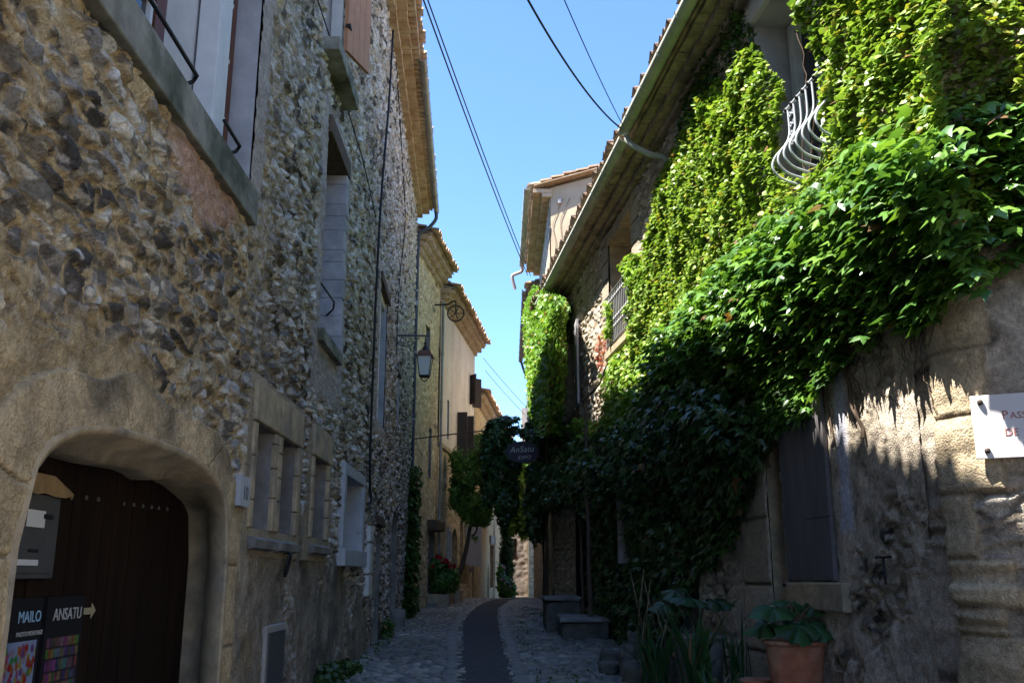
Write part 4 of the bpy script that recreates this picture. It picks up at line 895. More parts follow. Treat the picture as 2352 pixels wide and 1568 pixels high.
# second balcony window
rv = recess(AW, 16.68, 18.62, 6.0, 8.3, .45, 'window', M['dressed'], R1, M['glass'], 'pane')
MB().wbox(AW, 16.4, 18.9, 8.3, 8.55, -.4, .08).build('lintel', M['dressed'], rv, bev=.02); MB().wbox(AW, 16.5, 18.8, 5.85, 6.0, -.4, .16).build('window_sill', M['dressed'], rv, bev=.02)
m = MB(); m.tube([AW.P(16.6, 7.1, .14), AW.P(18.6, 7.1, .14)], .022, 6); m.tube([AW.P(16.6, 6.08, .14), AW.P(18.6, 6.08, .14)], .018, 6); rl = m.build('balcony_rail', M['zinc'], rv)
for k in range(15):
    s = 16.64 + k * .14; m = MB().tube([AW.P(s, 6.05, .14), AW.P(s, 7.1, .14)], .014, 6)
    for z in (6.35, 6.5, 6.95): m.lathe(AW.P(s, z, .14), [(.012, -.04), (.035, 0), (.012, .04)], 6)
    m.build('baluster', M['zinc'], rl)
# shuttered window
rv = recess(AW, 22.64, 23.96, 5.5, 7.5, .35, 'window', M['dressed'], R1, M['glass'], 'pane')
o = leafbox(AW, 22.6, -.92, .10, 5.5, 7.55, .08, .05).build('shutter', M['palegrey'], rv); leafbox(AW, 24.0, .75, .25, 5.45, 7.2, .08, .05).build('shutter', M['palegrey'], rv)
MB().wbox(AW, 22.3, 22.36, 6.3, 6.4, .14, .16).build('shutter_catch', M['iron'], rv)
# ground floor door, its shutter and further openings
rv = recess(AW, 10.42, 10.92, G(10), 3.35, .32, 'doorway', M['dressed'], R1, M['greypaint'], 'door')
m = MB(); m.wbox(AW, 10.5, 10.56, 1.3, 2.6, -.32, -.29); m.wbox(AW, 10.78, 10.84, 1.3, 2.6, -.32, -.29); m.build('door_moulding', M['greypaint'], rv)
m = MB(); z = .3
while z < 3.4:
    e = z + random.uniform(.1, .3); m.wbox(AW, 10.36, 10.43 + random.uniform(0, .03), z, e - .015, -.2, .06 + random.uniform(0, .03)); z = e
m.build('jamb_stones', M['greystone'], rv, bev=.015, jit=.008)
rv = MB().wbox(AW, 9.26, 10.34, 1.55, 2.15, .05, .095).wbox(AW, 9.26, 9.78, 2.155, 3.62, .05, .095).wbox(AW, 9.785, 10.34, 2.145, 3.62, .05, .096).build('shutter', M['greypaint'], R1, bev=.004)
MB().wbox(AW, 9.08, 10.42, 1.26, 1.53, -.2, .12).build('window_sill', M['dressed'], R1, bev=.02, jit=.008)
MB().tube([AW.P(10.36, 1.5, .05), AW.P(10.36, 1.5, .15)], .02, 6).build('shutter_hinge', M['iron'], rv)
rv = recess(AW, 17.2, 18.2, 1.75, 3.1, .3, 'window', M['dressed'], R1, M['glass'], 'pane'); MB().wbox(AW, 17.05, 18.35, 1.6, 1.75, -.2, .14).build('window_sill', M['greystone'], rv, bev=.015); leafbox(AW, 17.15, .0, .3, 1.8, 3.1).build('shutter', M['greystone'], rv)
recess(AW, 13.6, 14.5, .2, 2.7, .3, 'doorway', M['greystone'], R1, M['darkwood'], 'door')
rv = recess(AW, 21.2, 22.9, .9, 3.2, .3, 'window', M['dressed'], R1, M['plaster'], 'painted_lit_gap')  # pale back colour stands in for the lit wall seen between the posts
m = MB()
for s in (21.2, 21.62, 22.05, 22.5, 22.84): m.wbox(AW, s, s + .07, .9, 3.2, -.2, .05)
m.wbox(AW, 21.2, 22.9, 1.95, 2.15, -.2, .04); m.build('window_frame', M['darkwood'], rv)
# plaque on the corner stones
t = thing('street_plaque', 'white marble street plaque lettered PASSAGE DE L\'AR on the corner stones', 'sign', BP.P(3.7, 2.45, .07))
o = MB().wbox(BP, 3.475, 4.35, 2.43, 2.90, .085, .112).build('slab', M['marble'], t, bev=.004)
m = MB()
for s, z in ((3.535, 2.845), (3.545, 2.485), (4.29, 2.845), (4.29, 2.485)): MB().lathe(BP.P(s, z, .12), [(.004, -.02), (.02, -.012), (.02, .012), (.01, .02)], 10).build('bolt', M['bolt'], t)
text('lettering', 'P', .088, BP.P(3.655, 2.715, .113), BP.t(3.7), BP.n(3.7), M['redink'], t)
text('lettering', 'ASSAGE', .07, BP.P(3.704, 2.715, .113), BP.t(3.7), BP.n(3.7), M['redink'], t)
text('lettering', "DE  L'AR", .075, BP.P(3.66, 2.59, .113), BP.t(3.7), BP.n(3.7), M['redink'], t)
MB().tube([AW.P(8.3, 1.76, .02), AW.P(8.3, 1.74, .09), AW.P(8.3, 1.52, .09)], .011, 6).tube([AW.P(8.17, 1.75, .09), AW.P(8.43, 1.75, .09)], .011, 6).build('wall_hook', M['iron'], R1)

# ================================================================== further houses on the right
R2 = thing('gabled_house', 'taller house behind the ivy house, plain beige gable and brown tiled eave', 'house', (RW.c(28), 28, G(28)))
sheet('wall', RW, np.arange(26.3, 33.6, .08), np.arange(.2, 12.6, .08), lambda S, Z: stones(S, Z, .26, .16, 501, WARM, (.42, .35, .26), .05, .3, .02), [(28.5, 29.4, 5.5, 7.2)], M['masonry_far'], R2)
m = MB(); m.wbox(RW, 28.8, 33.6, -.5, 12.5, -4, -.6); m.wbox(RW, 33.4, 33.6, -.5, 12.5, -.6, 0); m.build('rear_wall', M['dressed'], R2)
SK = -.45
m = MB(); x0 = float(RW.c(26.28)); gp = [(x0, 26.22, 0), (x0, 26.22, 12.86), (x0 + 7, 26.22 + 7 * SK, 13.5), (x0 + 7, 26.22 + 7 * SK, 0)]
m.add(gp + [(x + .1, y + .3, z) for x, y, z in gp], [(0, 3, 2, 1), (4, 5, 6, 7), (1, 2, 6, 5), (0, 1, 5, 4)])
m.build('gable_wall', mat('beige_render', (.50, .405, .28), .92, .1, 3, .3, 30, color2=(.45, .36, .25)), R2)
canal_roof(RW, 26.08, 33.7, 12.98, .62, 7.4, .9, M['terra'], R2, .21, SK); eave_board(RW, 26.12, 33.65, 12.95, .5, 7.4, .9, M['tile'], R2, SK)
m = MB()
for r in range(2):
    s = 26.15
    while s < 33.6: m.wbox(RW, s, s + .28, 12.55 + r * .13, 12.675 + r * .13, -.05, .26 * (r + 1)); s += .295
m.build('cornice', M['tile'], R2, bev=.006)
g = gutter(RW, 26.05, 33.3, 12.82, .70, .1, M['greenzinc'], R2, step=.8)
MB().tube(bez([RW.P(33.2, 12.75, .7), RW.P(33.25, 12.55, .7), RW.P(33.3, 12.45, .95), RW.P(33.35, 12.35, 1.05), RW.P(33.4, 11.9, .95)], 6), .06, 8).build('downpipe', mat('pink_plastic_pipe', (.50, .38, .34), .5, .08, 4, 0), R2)
MB().box(1.36, 1.46, 26.0, 26.14, 12.3, 12.42).build('junction_box', M['plaster'], R2)
rv = recess(RW, 28.5, 29.4, 5.5, 7.2, .2, 'window', M['dressed'], R2, M['glass'], 'pane'); leafbox(RW, 29.45, .1, .55, 5.5, 7.2).build('shutter', M['palegrey'], rv)
t = thing('leafless_creeper', 'bare grey creeper stems fanning over the beige gable', 'climbing plant', (1.8, 26.2, 11)); m = MB(); rr = random.Random(4)
for k in range(12):
    x = 1.3 + k * .16; pts = [(x, 26.19 - .45 * (x - 1.16), 10.4)]
    for j in range(5): x += rr.uniform(-.1, .2); pts.append((x, 26.19 - .45 * max(0, x - 1.16), 10.4 + (j + 1) * .42 + rr.uniform(-.1, .1)))
    m.tube(bez(pts, 3), .008, 4)
m.build('stems', M['twig'], t)
R3 = thing('lower_house', 'lower house with dark gutter beyond the gabled house on the right', 'house', (RF.c(38), 38, G(38)))
sheet('wall', RF, np.arange(33.7, 46, .12), np.arange(.2, 12, .12), lambda S, Z: stones(S, Z, .3, .2, 511, WARM, (.42, .35, .26), .05, .3, .02), [], M['masonry_far'], R3)
m = MB(); m.wbox(RF, 33.65, 46, -.5, 11.9, -7, -.6); m.wbox(RF, 33.7, 33.9, -.5, 11.9, -.6, 0); m.build('rear_wall', M['dressed'], R3)
canal_roof(RF, 33.65, 46, 12.2, .55, 6, 1.6, M['terra'], R3, .22); genoise(RF, 33.65, 46, 11.75, M['tile'], R3, 2, .22, .2, .2)
gutter(RF, 33.65, 45.8, 12.0, .62, .11, M['metalgrey'], R3, step=1.2)
MB().tube(bez([RF.P(45.6, 11.9, .6), RF.P(45.7, 11.3, .4), RF.P(45.8, 10.8, .1), RF.P(45.8, 4, .1)], 5), .06, 8).build('downpipe', M['bluepipe'], R3)
MB().wbox(RF, 44.6, 45.4, 7.6, 9.4, .05, .6).build('shutter', M['palegrey'], R3)

R0 = thing('added_shade_house', 'plain rendered house across the side passage, just outside the right of the picture', 'house', (6, -3, 0))  # block added out of view to darken the lower near walls
m = MB(); m.box(4.6, 9.5, -16, 3.9, -.6, 7.4); m.build('wall', M['greyplaster'], R0, bev=.05)
m = MB(); m.hexa([(4.2, -16.2, 7.41), (9.6, -16.2, 7.41), (9.6, 4.1, 7.41), (4.2, 4.1, 7.41), (4.2, -16.2, 7.55), (9.6, -16.2, 9.4), (9.6, 4.1, 9.4), (4.2, 4.1, 7.55)]); m.build('roof', M['terra'], R0)
for y in (-9, -4, 1):
    wn = MB().box(4.55, 4.61, y, y + 1.0, 4.2, 5.9).build('window', M['dressed'], R0); MB().box(4.53, 4.56, y + .1, y + .9, 4.3, 5.8).build('pane', M['glass'], wn)

# stone steps and stones at the foot of the right wall
for x0, x1, y0, y1, zt, lb in ((.72, 1.45, 20.6, 22.6, .66, 'tall stone doorstep block, the upper of the two steps by the right wall'), (.95, 1.85, 18.6, 20.3, .38, 'low broad stone step in front of the taller step by the right wall')):
    t = thing('stone_step', lb, 'step', ((x0 + x1) / 2, (y0 + y1) / 2, G(20)), 'stone steps by the right wall')
    MB().box(x0, x1, y0, y1, G(y0) - .1, G(y0) + zt - .02).build('block', M['fieldstone'], t, bev=.04, jit=.03)
    MB().box(x0 - .04, x1 + .02, y0 - .05, y1, G(y0) + zt - .02, G(y0) + zt + .07).build('tread', M['greystone'], t, bev=.03, jit=.03)
def rock(name, label, c, r, group=None, sq=(1, 1, .7), seed=0, mt='fieldstone', rz=0):
    n, k = 26, 16; th = np.linspace(0, math.pi, k)[:, None]; ph = np.linspace(0, 2 * math.pi, n + 1)[None, :-1]
    d = np.stack(np.broadcast_arrays(np.sin(th) * np.cos(ph), np.sin(th) * np.sin(ph), np.cos(th)), -1)
    d = np.sign(d) * np.abs(d) ** .5
    q = 1 + .55 * fbm(d[..., 0] * 1.9 + seed, d[..., 1] * 1.9 + d[..., 2] * 2.3, seed, 4)
    V = (d * q[..., None] * r * np.array(sq)).reshape(-1, 3); ca, sa = math.cos(rz), math.sin(rz)
    V = np.stack([V[:, 0] * ca - V[:, 1] * sa, V[:, 0] * sa + V[:, 1] * ca, V[:, 2]], -1) + np.array(c)
    i = np.arange(n * k).reshape(k, n); j = np.roll(i, -1, 1)
    f = np.stack([i[:-1], i[1:], j[1:], j[:-1]], -1).reshape(-1, 4)
    return tag(np_mesh(name, V, f, M[mt], None, smooth=False), label, 'stone', group)
rock('edging_stone', 'long low grey stone kerbing the pots at the front of the planting bed', (1.85, 12.45, G(12.4) + .14), .30, 'stones edging the planting bed', (1.5, .55, .55), 3, rz=-.25)
rock('edging_stone', 'upright rounded grey stone at the street end of the planting bed', (1.55, 13.3, G(13.3) + .16), .2, 'stones edging the planting bed', (.6, .8, 1.3), 5)
rock('edging_stone', 'small pale stone lying on the cobbles left of the upright stone', (1.30, 13.4, G(13.4) + .1), .13, 'stones edging the planting bed', (1, 1, .8), 8)
rock('edging_stone', 'flat stone between the cobbles and the vine foot', (1.62, 15.1, G(15) + .08), .2, 'stones edging the planting bed', (1.3, 1, .5), 11)
rock('edging_stone', 'pale conical stone standing behind the upright stone', (1.72, 13.9, G(13.9) + .22), .17, 'stones edging the planting bed', (.6, .6, 1.9), 14)

# pots and potted plants
def pot(name, label, c, rt, rb, h, mt, group=None, lip=.05):
    t = thing(name, label, 'plant pot', c, group)
    MB().lathe(c, [(rb, 0), (rb + (rt - rb) * .5, h * .5), (rt - .015, h - lip), (rt - .03, h - .02), (rt - .05, h - .03), (rt - .06, h - .1)], 28).build('body', M[mt], t)
    n = 28; MB().lathe(c, [(rt - .02, h - lip), (rt + .015, h - lip * .7), (rt + .02, h - .012), (rt + .005, h), (rt - .03, h), (rt - .045, h - .03)], 28).build('rim', M[mt], t)
    v = []; mb = MB()
    for k in range(90):
        a = random.uniform(0, 6.28); r = (rt - .06) * math.sqrt(random.random()); s = random.uniform(.008, .022)
        mb.lathe((c[0] + r * math.cos(a), c[1] + r * math.sin(a), c[2] + h - .075 + random.uniform(0, .02)), [(.001, -s), (s, -s * .3), (s * .8, s * .5), (.001, s)], 5)
    mb.lathe((c[0], c[1], c[2] + h - .09), [(.001, 0), (rt - .05, 0), (rt - .05, .012), (.001, .02)], 20); mb.build('soil', M['soil'], t)
    return t
PC = np.array([2.80, 9.75, G(9.75) + .0]); pot('terracotta_pot', 'large terracotta pot with rolled rim below the grey shutter', PC, .30, .20, .78, 'pot')
UC = np.array([2.26, 11.9, G(11.9)]); pot('stone_urn', 'pale stone urn standing against the door jamb behind the iris', UC, .33, .24, .66, 'greystone')
pot('terracotta_pot', 'dark shaded terracotta pot half hidden behind the upright stone', (1.95, 13.0, G(13)), .22, .15, .34, 'pot', 'small shaded pots')
pot('terracotta_pot', 'small shaded terracotta pot under the iris leaves', (2.12, 11.05, G(11)), .16, .11, .26, 'pot', 'small shaded pots')
pot('terracotta_pot', 'small dark pot tucked left of the large terracotta pot', (2.52, 10.25, G(10.2)), .17, .12, .36, 'pot', 'small shaded pots')
def lobed_leaf(base, tip, up, size, seed, name, parent, mt='leaf', col=(.035, .10, .035)):
    """one big jagged rhubarb-like blade"""
    r = np.random.default_rng(seed); T = unit(np.array(tip, float)); U = np.array(up, float); U = unit(U - T * U.dot(T)); X = np.cross(T, U)
    n = 29; a = np.linspace(-2.75, 2.75, n); lob = (.62 + .38 * np.abs(np.cos(a * 2.1)) ** .7) * (1 + .10 * np.cos(a * 17)) * (1 - .12 * np.abs(a) / 2.7)
    rings = [0, .35, .7, 1.0]; V = []; 
    for q in rings:
        rad = lob * q if q > .8 else (q * (.75 * lob + .25 * .75))
        x = np.sin(a) * rad; y = np.cos(a) * rad + .25; z = .16 * np.abs(np.cos(a * 2.1)) * q - .35 * q * q + .05 * np.sin(a * 9) * q
        V.append(np.array(base) + size * (x[:, None] * X + y[:, None] * T + z[:, None] * U))
    V = np.concatenate(V); i = np.arange(n * 4).reshape(4, n); f = np.stack([i[:-1, :-1], i[:-1, 1:], i[1:, 1:], i[1:, :-1]], -1).reshape(-1, 4)
    c = np.array(col) * (1 + .35 * np.repeat(np.cos(a * 4.2)[None], 4, 0).ravel())[:, None] * r.uniform(.85, 1.15)
    return np_mesh(name, V, f, M[mt], parent, c, smooth=True)
t = thing('rhubarb_plant', 'plant with big jagged lobed leaves growing in the large terracotta pot', 'plant', PC + np.array([0, 0, .7]))
b = PC + np.array([0, 0, .72])
for k, (dx, dy, dz, tip, up, s) in enumerate([(-.16, -.1, .38, (-.9, -.35, -.12), (-.2, -.3, 1), .27), (.10, -.12, .25, (.55, -.6, -.35), (.2, -.5, .9), .26), (-.02, -.2, .24, (-.1, -.8, -.5), (0, -.6, .9), .25), (.18, .0, .38, (.8, .0, .35), (-.4, -.4, .8), .19), (.02, .1, .40, (.2, .5, .1), (0, -.5, .9), .22), (-.22, .02, .22, (-.9, .1, -.2), (-.2, -.4, 1), .22)]):
    e = b + np.array([dx, dy, dz]); lobed_leaf(e, tip, up, s, k, 'leaf', t); MB().tube(bez([b, b + np.array([dx * .4, dy * .4, dz * .7]), e], 5), .012, 6).build('stalk', M['bark'], t)
t = thing('rhubarb_plant', 'bluish green lobed plant spreading over the stone urn', 'plant', UC + np.array([0, 0, .6])); b = UC + np.array([0, 0, .6])
for k, (dx, dy, dz, tip, up, s) in enumerate([(-.35, -.05, .42, (-.9, -.2, -.1), (-.1, -.4, 1), .21), (-.1, -.15, .50, (-.3, -.8, -.1), (0, -.4, 1), .26), (.15, -.1, .47, (.8, -.4, -.1), (.1, -.4, 1), .24), (-.2, .05, .56, (-.5, .5, .1), (0, -.5, 1), .22)]):
    e = b + np.array([dx, dy, dz]); lobed_leaf(e, tip, up, s, k + 20, 'leaf', t, col=(.035, .075, .03)); MB().tube(bez([b, b + np.array([dx * .3, dy * .3, dz * .7]), e], 5), .01, 6).build('stalk', M['bark'], t)
def blades(name, label, c, n, hgt, spread, seed, group, col=(.035, .09, .03), w0=.035):
    t = thing(name, label, 'plant', c, group); r = np.random.default_rng(seed); V = []; Fc = []; C = []; m = 7
    for k in range(n):
        a = r.uniform(0, 2 * math.pi); b0 = np.array(c) + np.array([r.normal(0, .07), r.normal(0, .07), 0]); L_ = hgt * r.uniform(.55, 1.1); out = spread * r.uniform(.2, 1.1); dr = r.uniform(0, .5) if r.random() < .75 else r.uniform(.8, 1.5)
        d = np.array([math.cos(a), math.sin(a) * .8, 0]); sd = np.array([-math.sin(a), math.cos(a), 0]); w = w0 * r.uniform(.6, 1.2); base = len(V)
        cc = np.array(col) * r.uniform(.7, 1.4) if r.random() > .07 else np.array([.22, .14, .07])
        for j in range(m):
            u = j / (m - 1); p = b0 + d * out * (u ** 1.4) * L_ + np.array([0, 0, L_ * (u - .5 * dr * u ** 2.5)]); ww = w * (1 - u ** 2.2) * (.55 + .9 * u * (1 - u) * 2)
            V += [p - sd * ww, p + sd * ww]; C += [cc, cc]
        Fc += [(base + 2 * j, base + 2 * j + 1, base + 2 * j + 3, base + 2 * j + 2) for j in range(m - 1)]
    np_mesh('leaves', np.array(V), np.array(Fc), M['leaf'], t, np.array(C)); return t
blades('iris_clump', 'iris clump with sword leaves leaning left over the edging stones', (1.72, 11.7, G(11.7) + .1), 44, .85, .8, 3, 'iris clumps')
blades('iris_clump', 'tall upright iris clump in front of the stone urn', (2.02, 10.8, G(10.8) + .22), 56, .95, .55, 5, 'iris clumps')
blades('iris_clump', 'thin dark iris clump between the urn and the large terracotta pot', (2.48, 10.7, G(10.7) + .2), 14, 1.0, .3, 8, 'iris clumps', w0=.02)
blades('iris_clump', 'low iris clump at the front edge of the picture beside the large pot', (1.98, 9.9, G(9.9)), 46, .66, .9, 11, 'iris clumps')
t = thing('flower_stalks', 'thin dry flower stalks with pale seed heads rising from the iris bed', 'plant', (1.9, 12, G(12))); m = MB(); m2 = MB(); rr = random.Random(9)
for k in range(11):
    x, y = 1.55 + rr.random() * .9, 11.2 + rr.random() * 1.4; h = rr.uniform(.9, 1.5); p = bez([(x, y, G(y)), (x + rr.uniform(-.08, .08), y, h * .6), (x + rr.uniform(-.2, .2), y, G(y) + h)], 5); so_ = MB().tube(p, .0032, 4).build('stalk', M['twig'], t)
    MB().tube(p[-4:], [.003, .008, .006, .002], 6).build('seed_head', M['twig'], so_)

# ================================================================== CREEPERS
t = thing('virginia_creeper', 'bright yellow-green small-leaved creeper covering the upper right wall round the scrolled balcony', 'climbing plant', AW.P(10, 4, .1))
A1 = px(AW, [(1500, 520), (1515, 420), (1560, 330), (1600, 270), (1650, 190), (1700, 150), (1745, 115), (1775, 150), (1805, 240), (1795, 300), (1790, 380), (1840, 420), (1880, 400), (1915, 330), (1905, 250), (1885, 150), (1868, 0), (1868, -140), (2185, -140), (2185, 420), (1900, 560), (1750, 640), (1600, 770), (1480, 850), (1462, 760), (1470, 680), (1455, 600), (1490, 560)], .06)
def o1(s, z, r): return .04 + .10 * r.random(len(s)) ** 1.5 + .5 * np.clip(fbm(s * 3.2, z * 2.4, 77, 3) + .05, 0, 1) + .3 * np.clip(fbm(s * 1.2, z * .9, 79, 2), 0, 1)
climber(AW, A1, 1900, .066, o1, t, seed=2, clump=.25, yellow=.08, cola=(.11, .21, .03), colb=(.29, .41, .07), up=1.15, outw=.4, rnd=.5)
B1 = [(BX0 - .05, 4.2), (BX0 - .05, 8.9), (6.5, 8.9), (6.5, 4.6), (4.3, 4.2)]
climber(BW, B1, 1900, .064, o1, t, seed=4, clump=.2, gap=-.36, yellow=.12, cola=(.14, .23, .03), colb=(.33, .42, .07), up=1.1, outw=.4, rnd=.5)
m = MB(); rr = random.Random(2)
for k in range(16):
    s = 8 + rr.random() * 6; pts = [(s, 2.8)]
    for j in range(7): s += rr.uniform(-.25, .25); pts.append((s, 2.8 + (j + 1) * .65))
    wander(AW, pts, .018, .005, .06, None, k, m)
for k in range(10):
    s = 7.1 + rr.random() * 2.2; z = 4.2; pts = [(s, z)]
    for j in range(5): s += rr.uniform(-.22, .22); z -= rr.uniform(.12, .38); pts.append((s, z))
    wander(AW, pts, .007, .003, .07, None, k + 40, m)
m.build('stems', M['bark'], t)
t = thing('creeper_edge', 'dark shaded creeper under the eave left of the scrolled balcony', 'climbing plant', AW.P(12, 7, .1))
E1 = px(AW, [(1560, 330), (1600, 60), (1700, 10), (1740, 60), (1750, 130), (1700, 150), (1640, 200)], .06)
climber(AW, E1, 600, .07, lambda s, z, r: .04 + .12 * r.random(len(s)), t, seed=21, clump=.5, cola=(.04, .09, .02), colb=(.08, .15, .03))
# the big-leaved vine hanging below
t = thing('grape_vine', 'large-leaved dark green vine bulging over doors and windows along the right wall', 'climbing plant', AW.P(12, .3, .3))
def o2(s, z, r):
    b = sst(3.5, 4.6, z) * (1 - sst(5.0, 6.0, z))
    return .05 + (.10 + .45 * b) * r.random(len(s)) ** .8
A2 = px(AW, [(2185, 290), (2050, 330), (1900, 430), (1750, 540), (1620, 670), (1535, 765), (1512, 830), (1495, 900), (1490, 1020), (1600, 1010), (1690, 1000), (1760, 990), (1800, 950), (1880, 850), (1930, 790), (2050, 740), (2120, 700), (2185, 690)], .3)
climber(AW, A2, 560, .13, o2, t, tpl=IVY, material=M['bigleaf'], seed=6, clump=.2, yellow=0, cola=(.05, .14, .03), colb=(.17, .33, .05), up=1.15, outw=.38, rnd=.36)
climber(BW, [(BX0 - .2, 3.5), (BX0 - .2, 5.35), (4.2, 5.1), (6.0, 4.8), (6.0, 3.6), (4.4, 3.75), (3.9, 3.9)], 430, .14, lambda s, z, r: .05 + .30 * r.random(len(s)), t, tpl=IVY, material=M['bigleaf'], seed=9, clump=.2, yellow=0, cola=(.05, .14, .03), colb=(.17, .33, .05), up=1.15, outw=.38, rnd=.36)
A3 = px(AW, [(1512, 840), (1490, 900), (1430, 985), (1320, 1005), (1240, 1000), (1212, 1060), (1225, 1120), (1240, 1180), (1300, 1150), (1345, 1170), (1340, 1330), (1345, 1450), (1400, 1490), (1480, 1470), (1550, 1400), (1570, 1320), (1640, 1260), (1690, 1120), (1750, 1000), (1690, 900)], .3)
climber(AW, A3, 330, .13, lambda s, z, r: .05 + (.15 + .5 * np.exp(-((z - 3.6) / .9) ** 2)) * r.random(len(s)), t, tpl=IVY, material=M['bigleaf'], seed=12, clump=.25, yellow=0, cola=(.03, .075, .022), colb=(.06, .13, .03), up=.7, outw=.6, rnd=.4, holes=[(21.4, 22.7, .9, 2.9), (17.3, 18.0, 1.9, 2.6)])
m = MB()
wander(AW, [(15.6, G(15)), (15.5, 1.2), (15.7, 2.2), (15.4, 3.2), (14.6, 3.9), (12.5, 4.3), (10, 4.4)], .045, .012, .16, None, 3, m); wander(AW, [(20.4, G(20)), (20.3, 1.5), (20.5, 2.8), (19.6, 4.0), (18.5, 4.3), (18.0, 4.4)], .04, .012, .4, None, 5, m)
wander(AW, [(18.9, G(19)), (18.8, 2.5), (18.95, 4.3), (18.9, 5.2)], .05, .03, .55, None, 8, m); wander(AW, [(18.9, 5.1), (17.6, 5.1), (16.8, 5.35)], .022, .012, .55, None, 9, m)
m.build('stems', M['bark'], t)
t = thing('wall_creeper', 'light green creeper strands and patch left of the second balcony, above the vine', 'climbing plant', AW.P(18.5, 5, .1))
for k, pg in enumerate(([(1400, 690), (1412, 680), (1420, 740), (1414, 790), (1406, 780), (1408, 740)], [(1400, 965), (1402, 870), (1425, 815), (1470, 790), (1520, 790), (1515, 870), (1490, 940), (1430, 1000)], [(1445, 600), (1475, 580), (1495, 660), (1470, 700), (1455, 640)], [(1300, 985), (1345, 960), (1390, 975), (1440, 905), (1445, 960), (1390, 1010)])):
    climber(AW, px(AW, pg, .06), 620, .085, lambda s, z, r: .05 + .22 * r.random(len(s)), t, seed=30 + k, yellow=.1, cola=(.12, .24, .03), colb=(.27, .42, .06))
climber(AW, px(AW, [(1375, 770), (1400, 760), (1405, 830), (1385, 850), (1372, 820)], .05), 160, .07, lambda s, z, r: .05 + .06 * r.random(len(s)), t, name='red_foliage', seed=41, cola=(.25, .06, .04), colb=(.35, .12, .08), yellow=0)
t = thing('ivy_curtain', 'column of ivy hanging at the far corner of the ivy house beneath the gutter end', 'climbing plant', (1.0, 26, 5))
V0 = Wall([24.4, 28.6], [1.0, .86], -1)
C1 = px(V0, [(1240, 655), (1222, 690), (1212, 720), (1218, 800), (1222, 860), (1226, 960), (1250, 1000), (1272, 990), (1275, 900), (1280, 800), (1280, 740), (1285, 690)], .1)
climber(V0, C1, 900, .11, lambda s, z, r: -.15 + .45 * r.random(len(s)), t, seed=51, clump=.2, cola=(.09, .20, .03), colb=(.20, .36, .05), yellow=.05, up=.6, outw=.7)
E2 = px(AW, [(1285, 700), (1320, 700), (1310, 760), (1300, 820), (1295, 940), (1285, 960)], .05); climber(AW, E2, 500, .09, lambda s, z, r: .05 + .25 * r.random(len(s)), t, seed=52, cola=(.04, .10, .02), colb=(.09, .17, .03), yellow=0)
m = MB()
for k in range(5): wander(V0, [(25.2 + k * .5, .6), (25.3 + k * .5, 4), (25.1 + k * .55, 7), (25.4 + k * .5, 9)], .03, .01, .02, None, k + 70, m)
m.build('stems', M['bark'], t)
t = thing('corner_ivy', 'narrow dark ivy climbing the foot of the left house beside the downpipe', 'climbing plant', LW.P(26, G(26), .1))
climber(LW, [(24.6, G(25)), (27.0, G(26)), (27.25, 1.0), (27.1, 4.4), (26.4, 4.6), (25.9, 3.2), (25.4, 2.0), (25.0, 1.2)], 420, .12, lambda s, z, r: .04 + .3 * r.random(len(s)), t, seed=61, cola=(.03, .08, .02), colb=(.07, .15, .03), yellow=0, up=.6, outw=.7)
wm = MB(); wander(LW, [(26.2, G(26)), (26.3, 1.8), (26.7, 3.2), (26.8, 4.3)], .03, .01, .06, None, 4, wm); wm.build('stems', M['bark'], t)

# foliage in free space: points in a cloud of blobs
def crown(name, blobs, n, size, parent, tpl=SMALL, material=None, cola=(.04, .1, .02), colb=(.1, .2, .03), seed=1, up=.6, shell=.5, down=.4):
    r = np.random.default_rng(seed); w = np.array([b[1][0] * b[1][1] * b[1][2] for b in blobs]) ** .7; k = r.choice(len(blobs), n, p=w / w.sum())
    d = unit(r.normal(0, 1, (n, 3))); rad = r.random(n) ** shell; C = np.array([b[0] for b in blobs], float)[k]; A = np.array([b[1] for b in blobs], float)[k]
    P = C + d * rad[:, None] * A; P += .12 * np.stack([fbm(P[:, 1] * 3, P[:, 2] * 3, seed, 2), fbm(P[:, 0] * 3, P[:, 2] * 3, seed + 3, 2), fbm(P[:, 0] * 3, P[:, 1] * 3, seed + 5, 2)], -1)
    keep = fbm(P[:, 0] * 2.6 + P[:, 1] * 1.3, P[:, 2] * 2.6, seed + 9, 3) > -.16; P = P[keep]; d = d[keep]; n = len(P)
    return leaves(name, P, d * .7 + np.array([0, 0, up]) + r.normal(0, .4, (n, 3)), d * .6 + np.array([0, 0, -down]) + r.normal(0, .4, (n, 3)), size * r.uniform(.6, 1.3, n), greens(n, cola, colb, 0, seed), tpl, material or M['leaf'], parent)
def blob(x, y, Y, rx, ry, rz): p = on_depth(x, y, Y); k = Y / F_PX; return (p, (rx * k, ry, rz * k))
t = thing('hanging_vine', 'dark vine mass arching over the street on wires behind the oval sign', 'climbing plant', (-.2, 27, 4.5))
crown('foliage', [blob(1140, 1000, 27, 30, .5, 40), blob(1120, 1040, 27, 20, .5, 50), blob(1125, 1110, 27, 20, .4, 50), blob(1185, 1060, 27, 12, .3, 30), blob(1178, 1130, 27, 14, .3, 50), blob(1150, 1080, 27, 30, .5, 60), blob(1158, 1150, 27, 24, .4, 55), blob(1170, 975, 27, 45, .4, 22), blob(1215, 985, 27, 22, .4, 26), blob(1165, 1040, 27, 30, .4, 45), blob(1160, 1200, 27, 8, .2, 25), blob(1235, 1010, 26.5, 24, .5, 40), blob(1238, 1100, 26.5, 30, .6, 50), blob(1232, 1190, 26.5, 22, .5, 60), blob(1222, 1150, 26.8, 18, .4, 40)], 10500, .13, t, IVY, M['bigleaf'], (.025, .07, .018), (.055, .13, .025), 71)
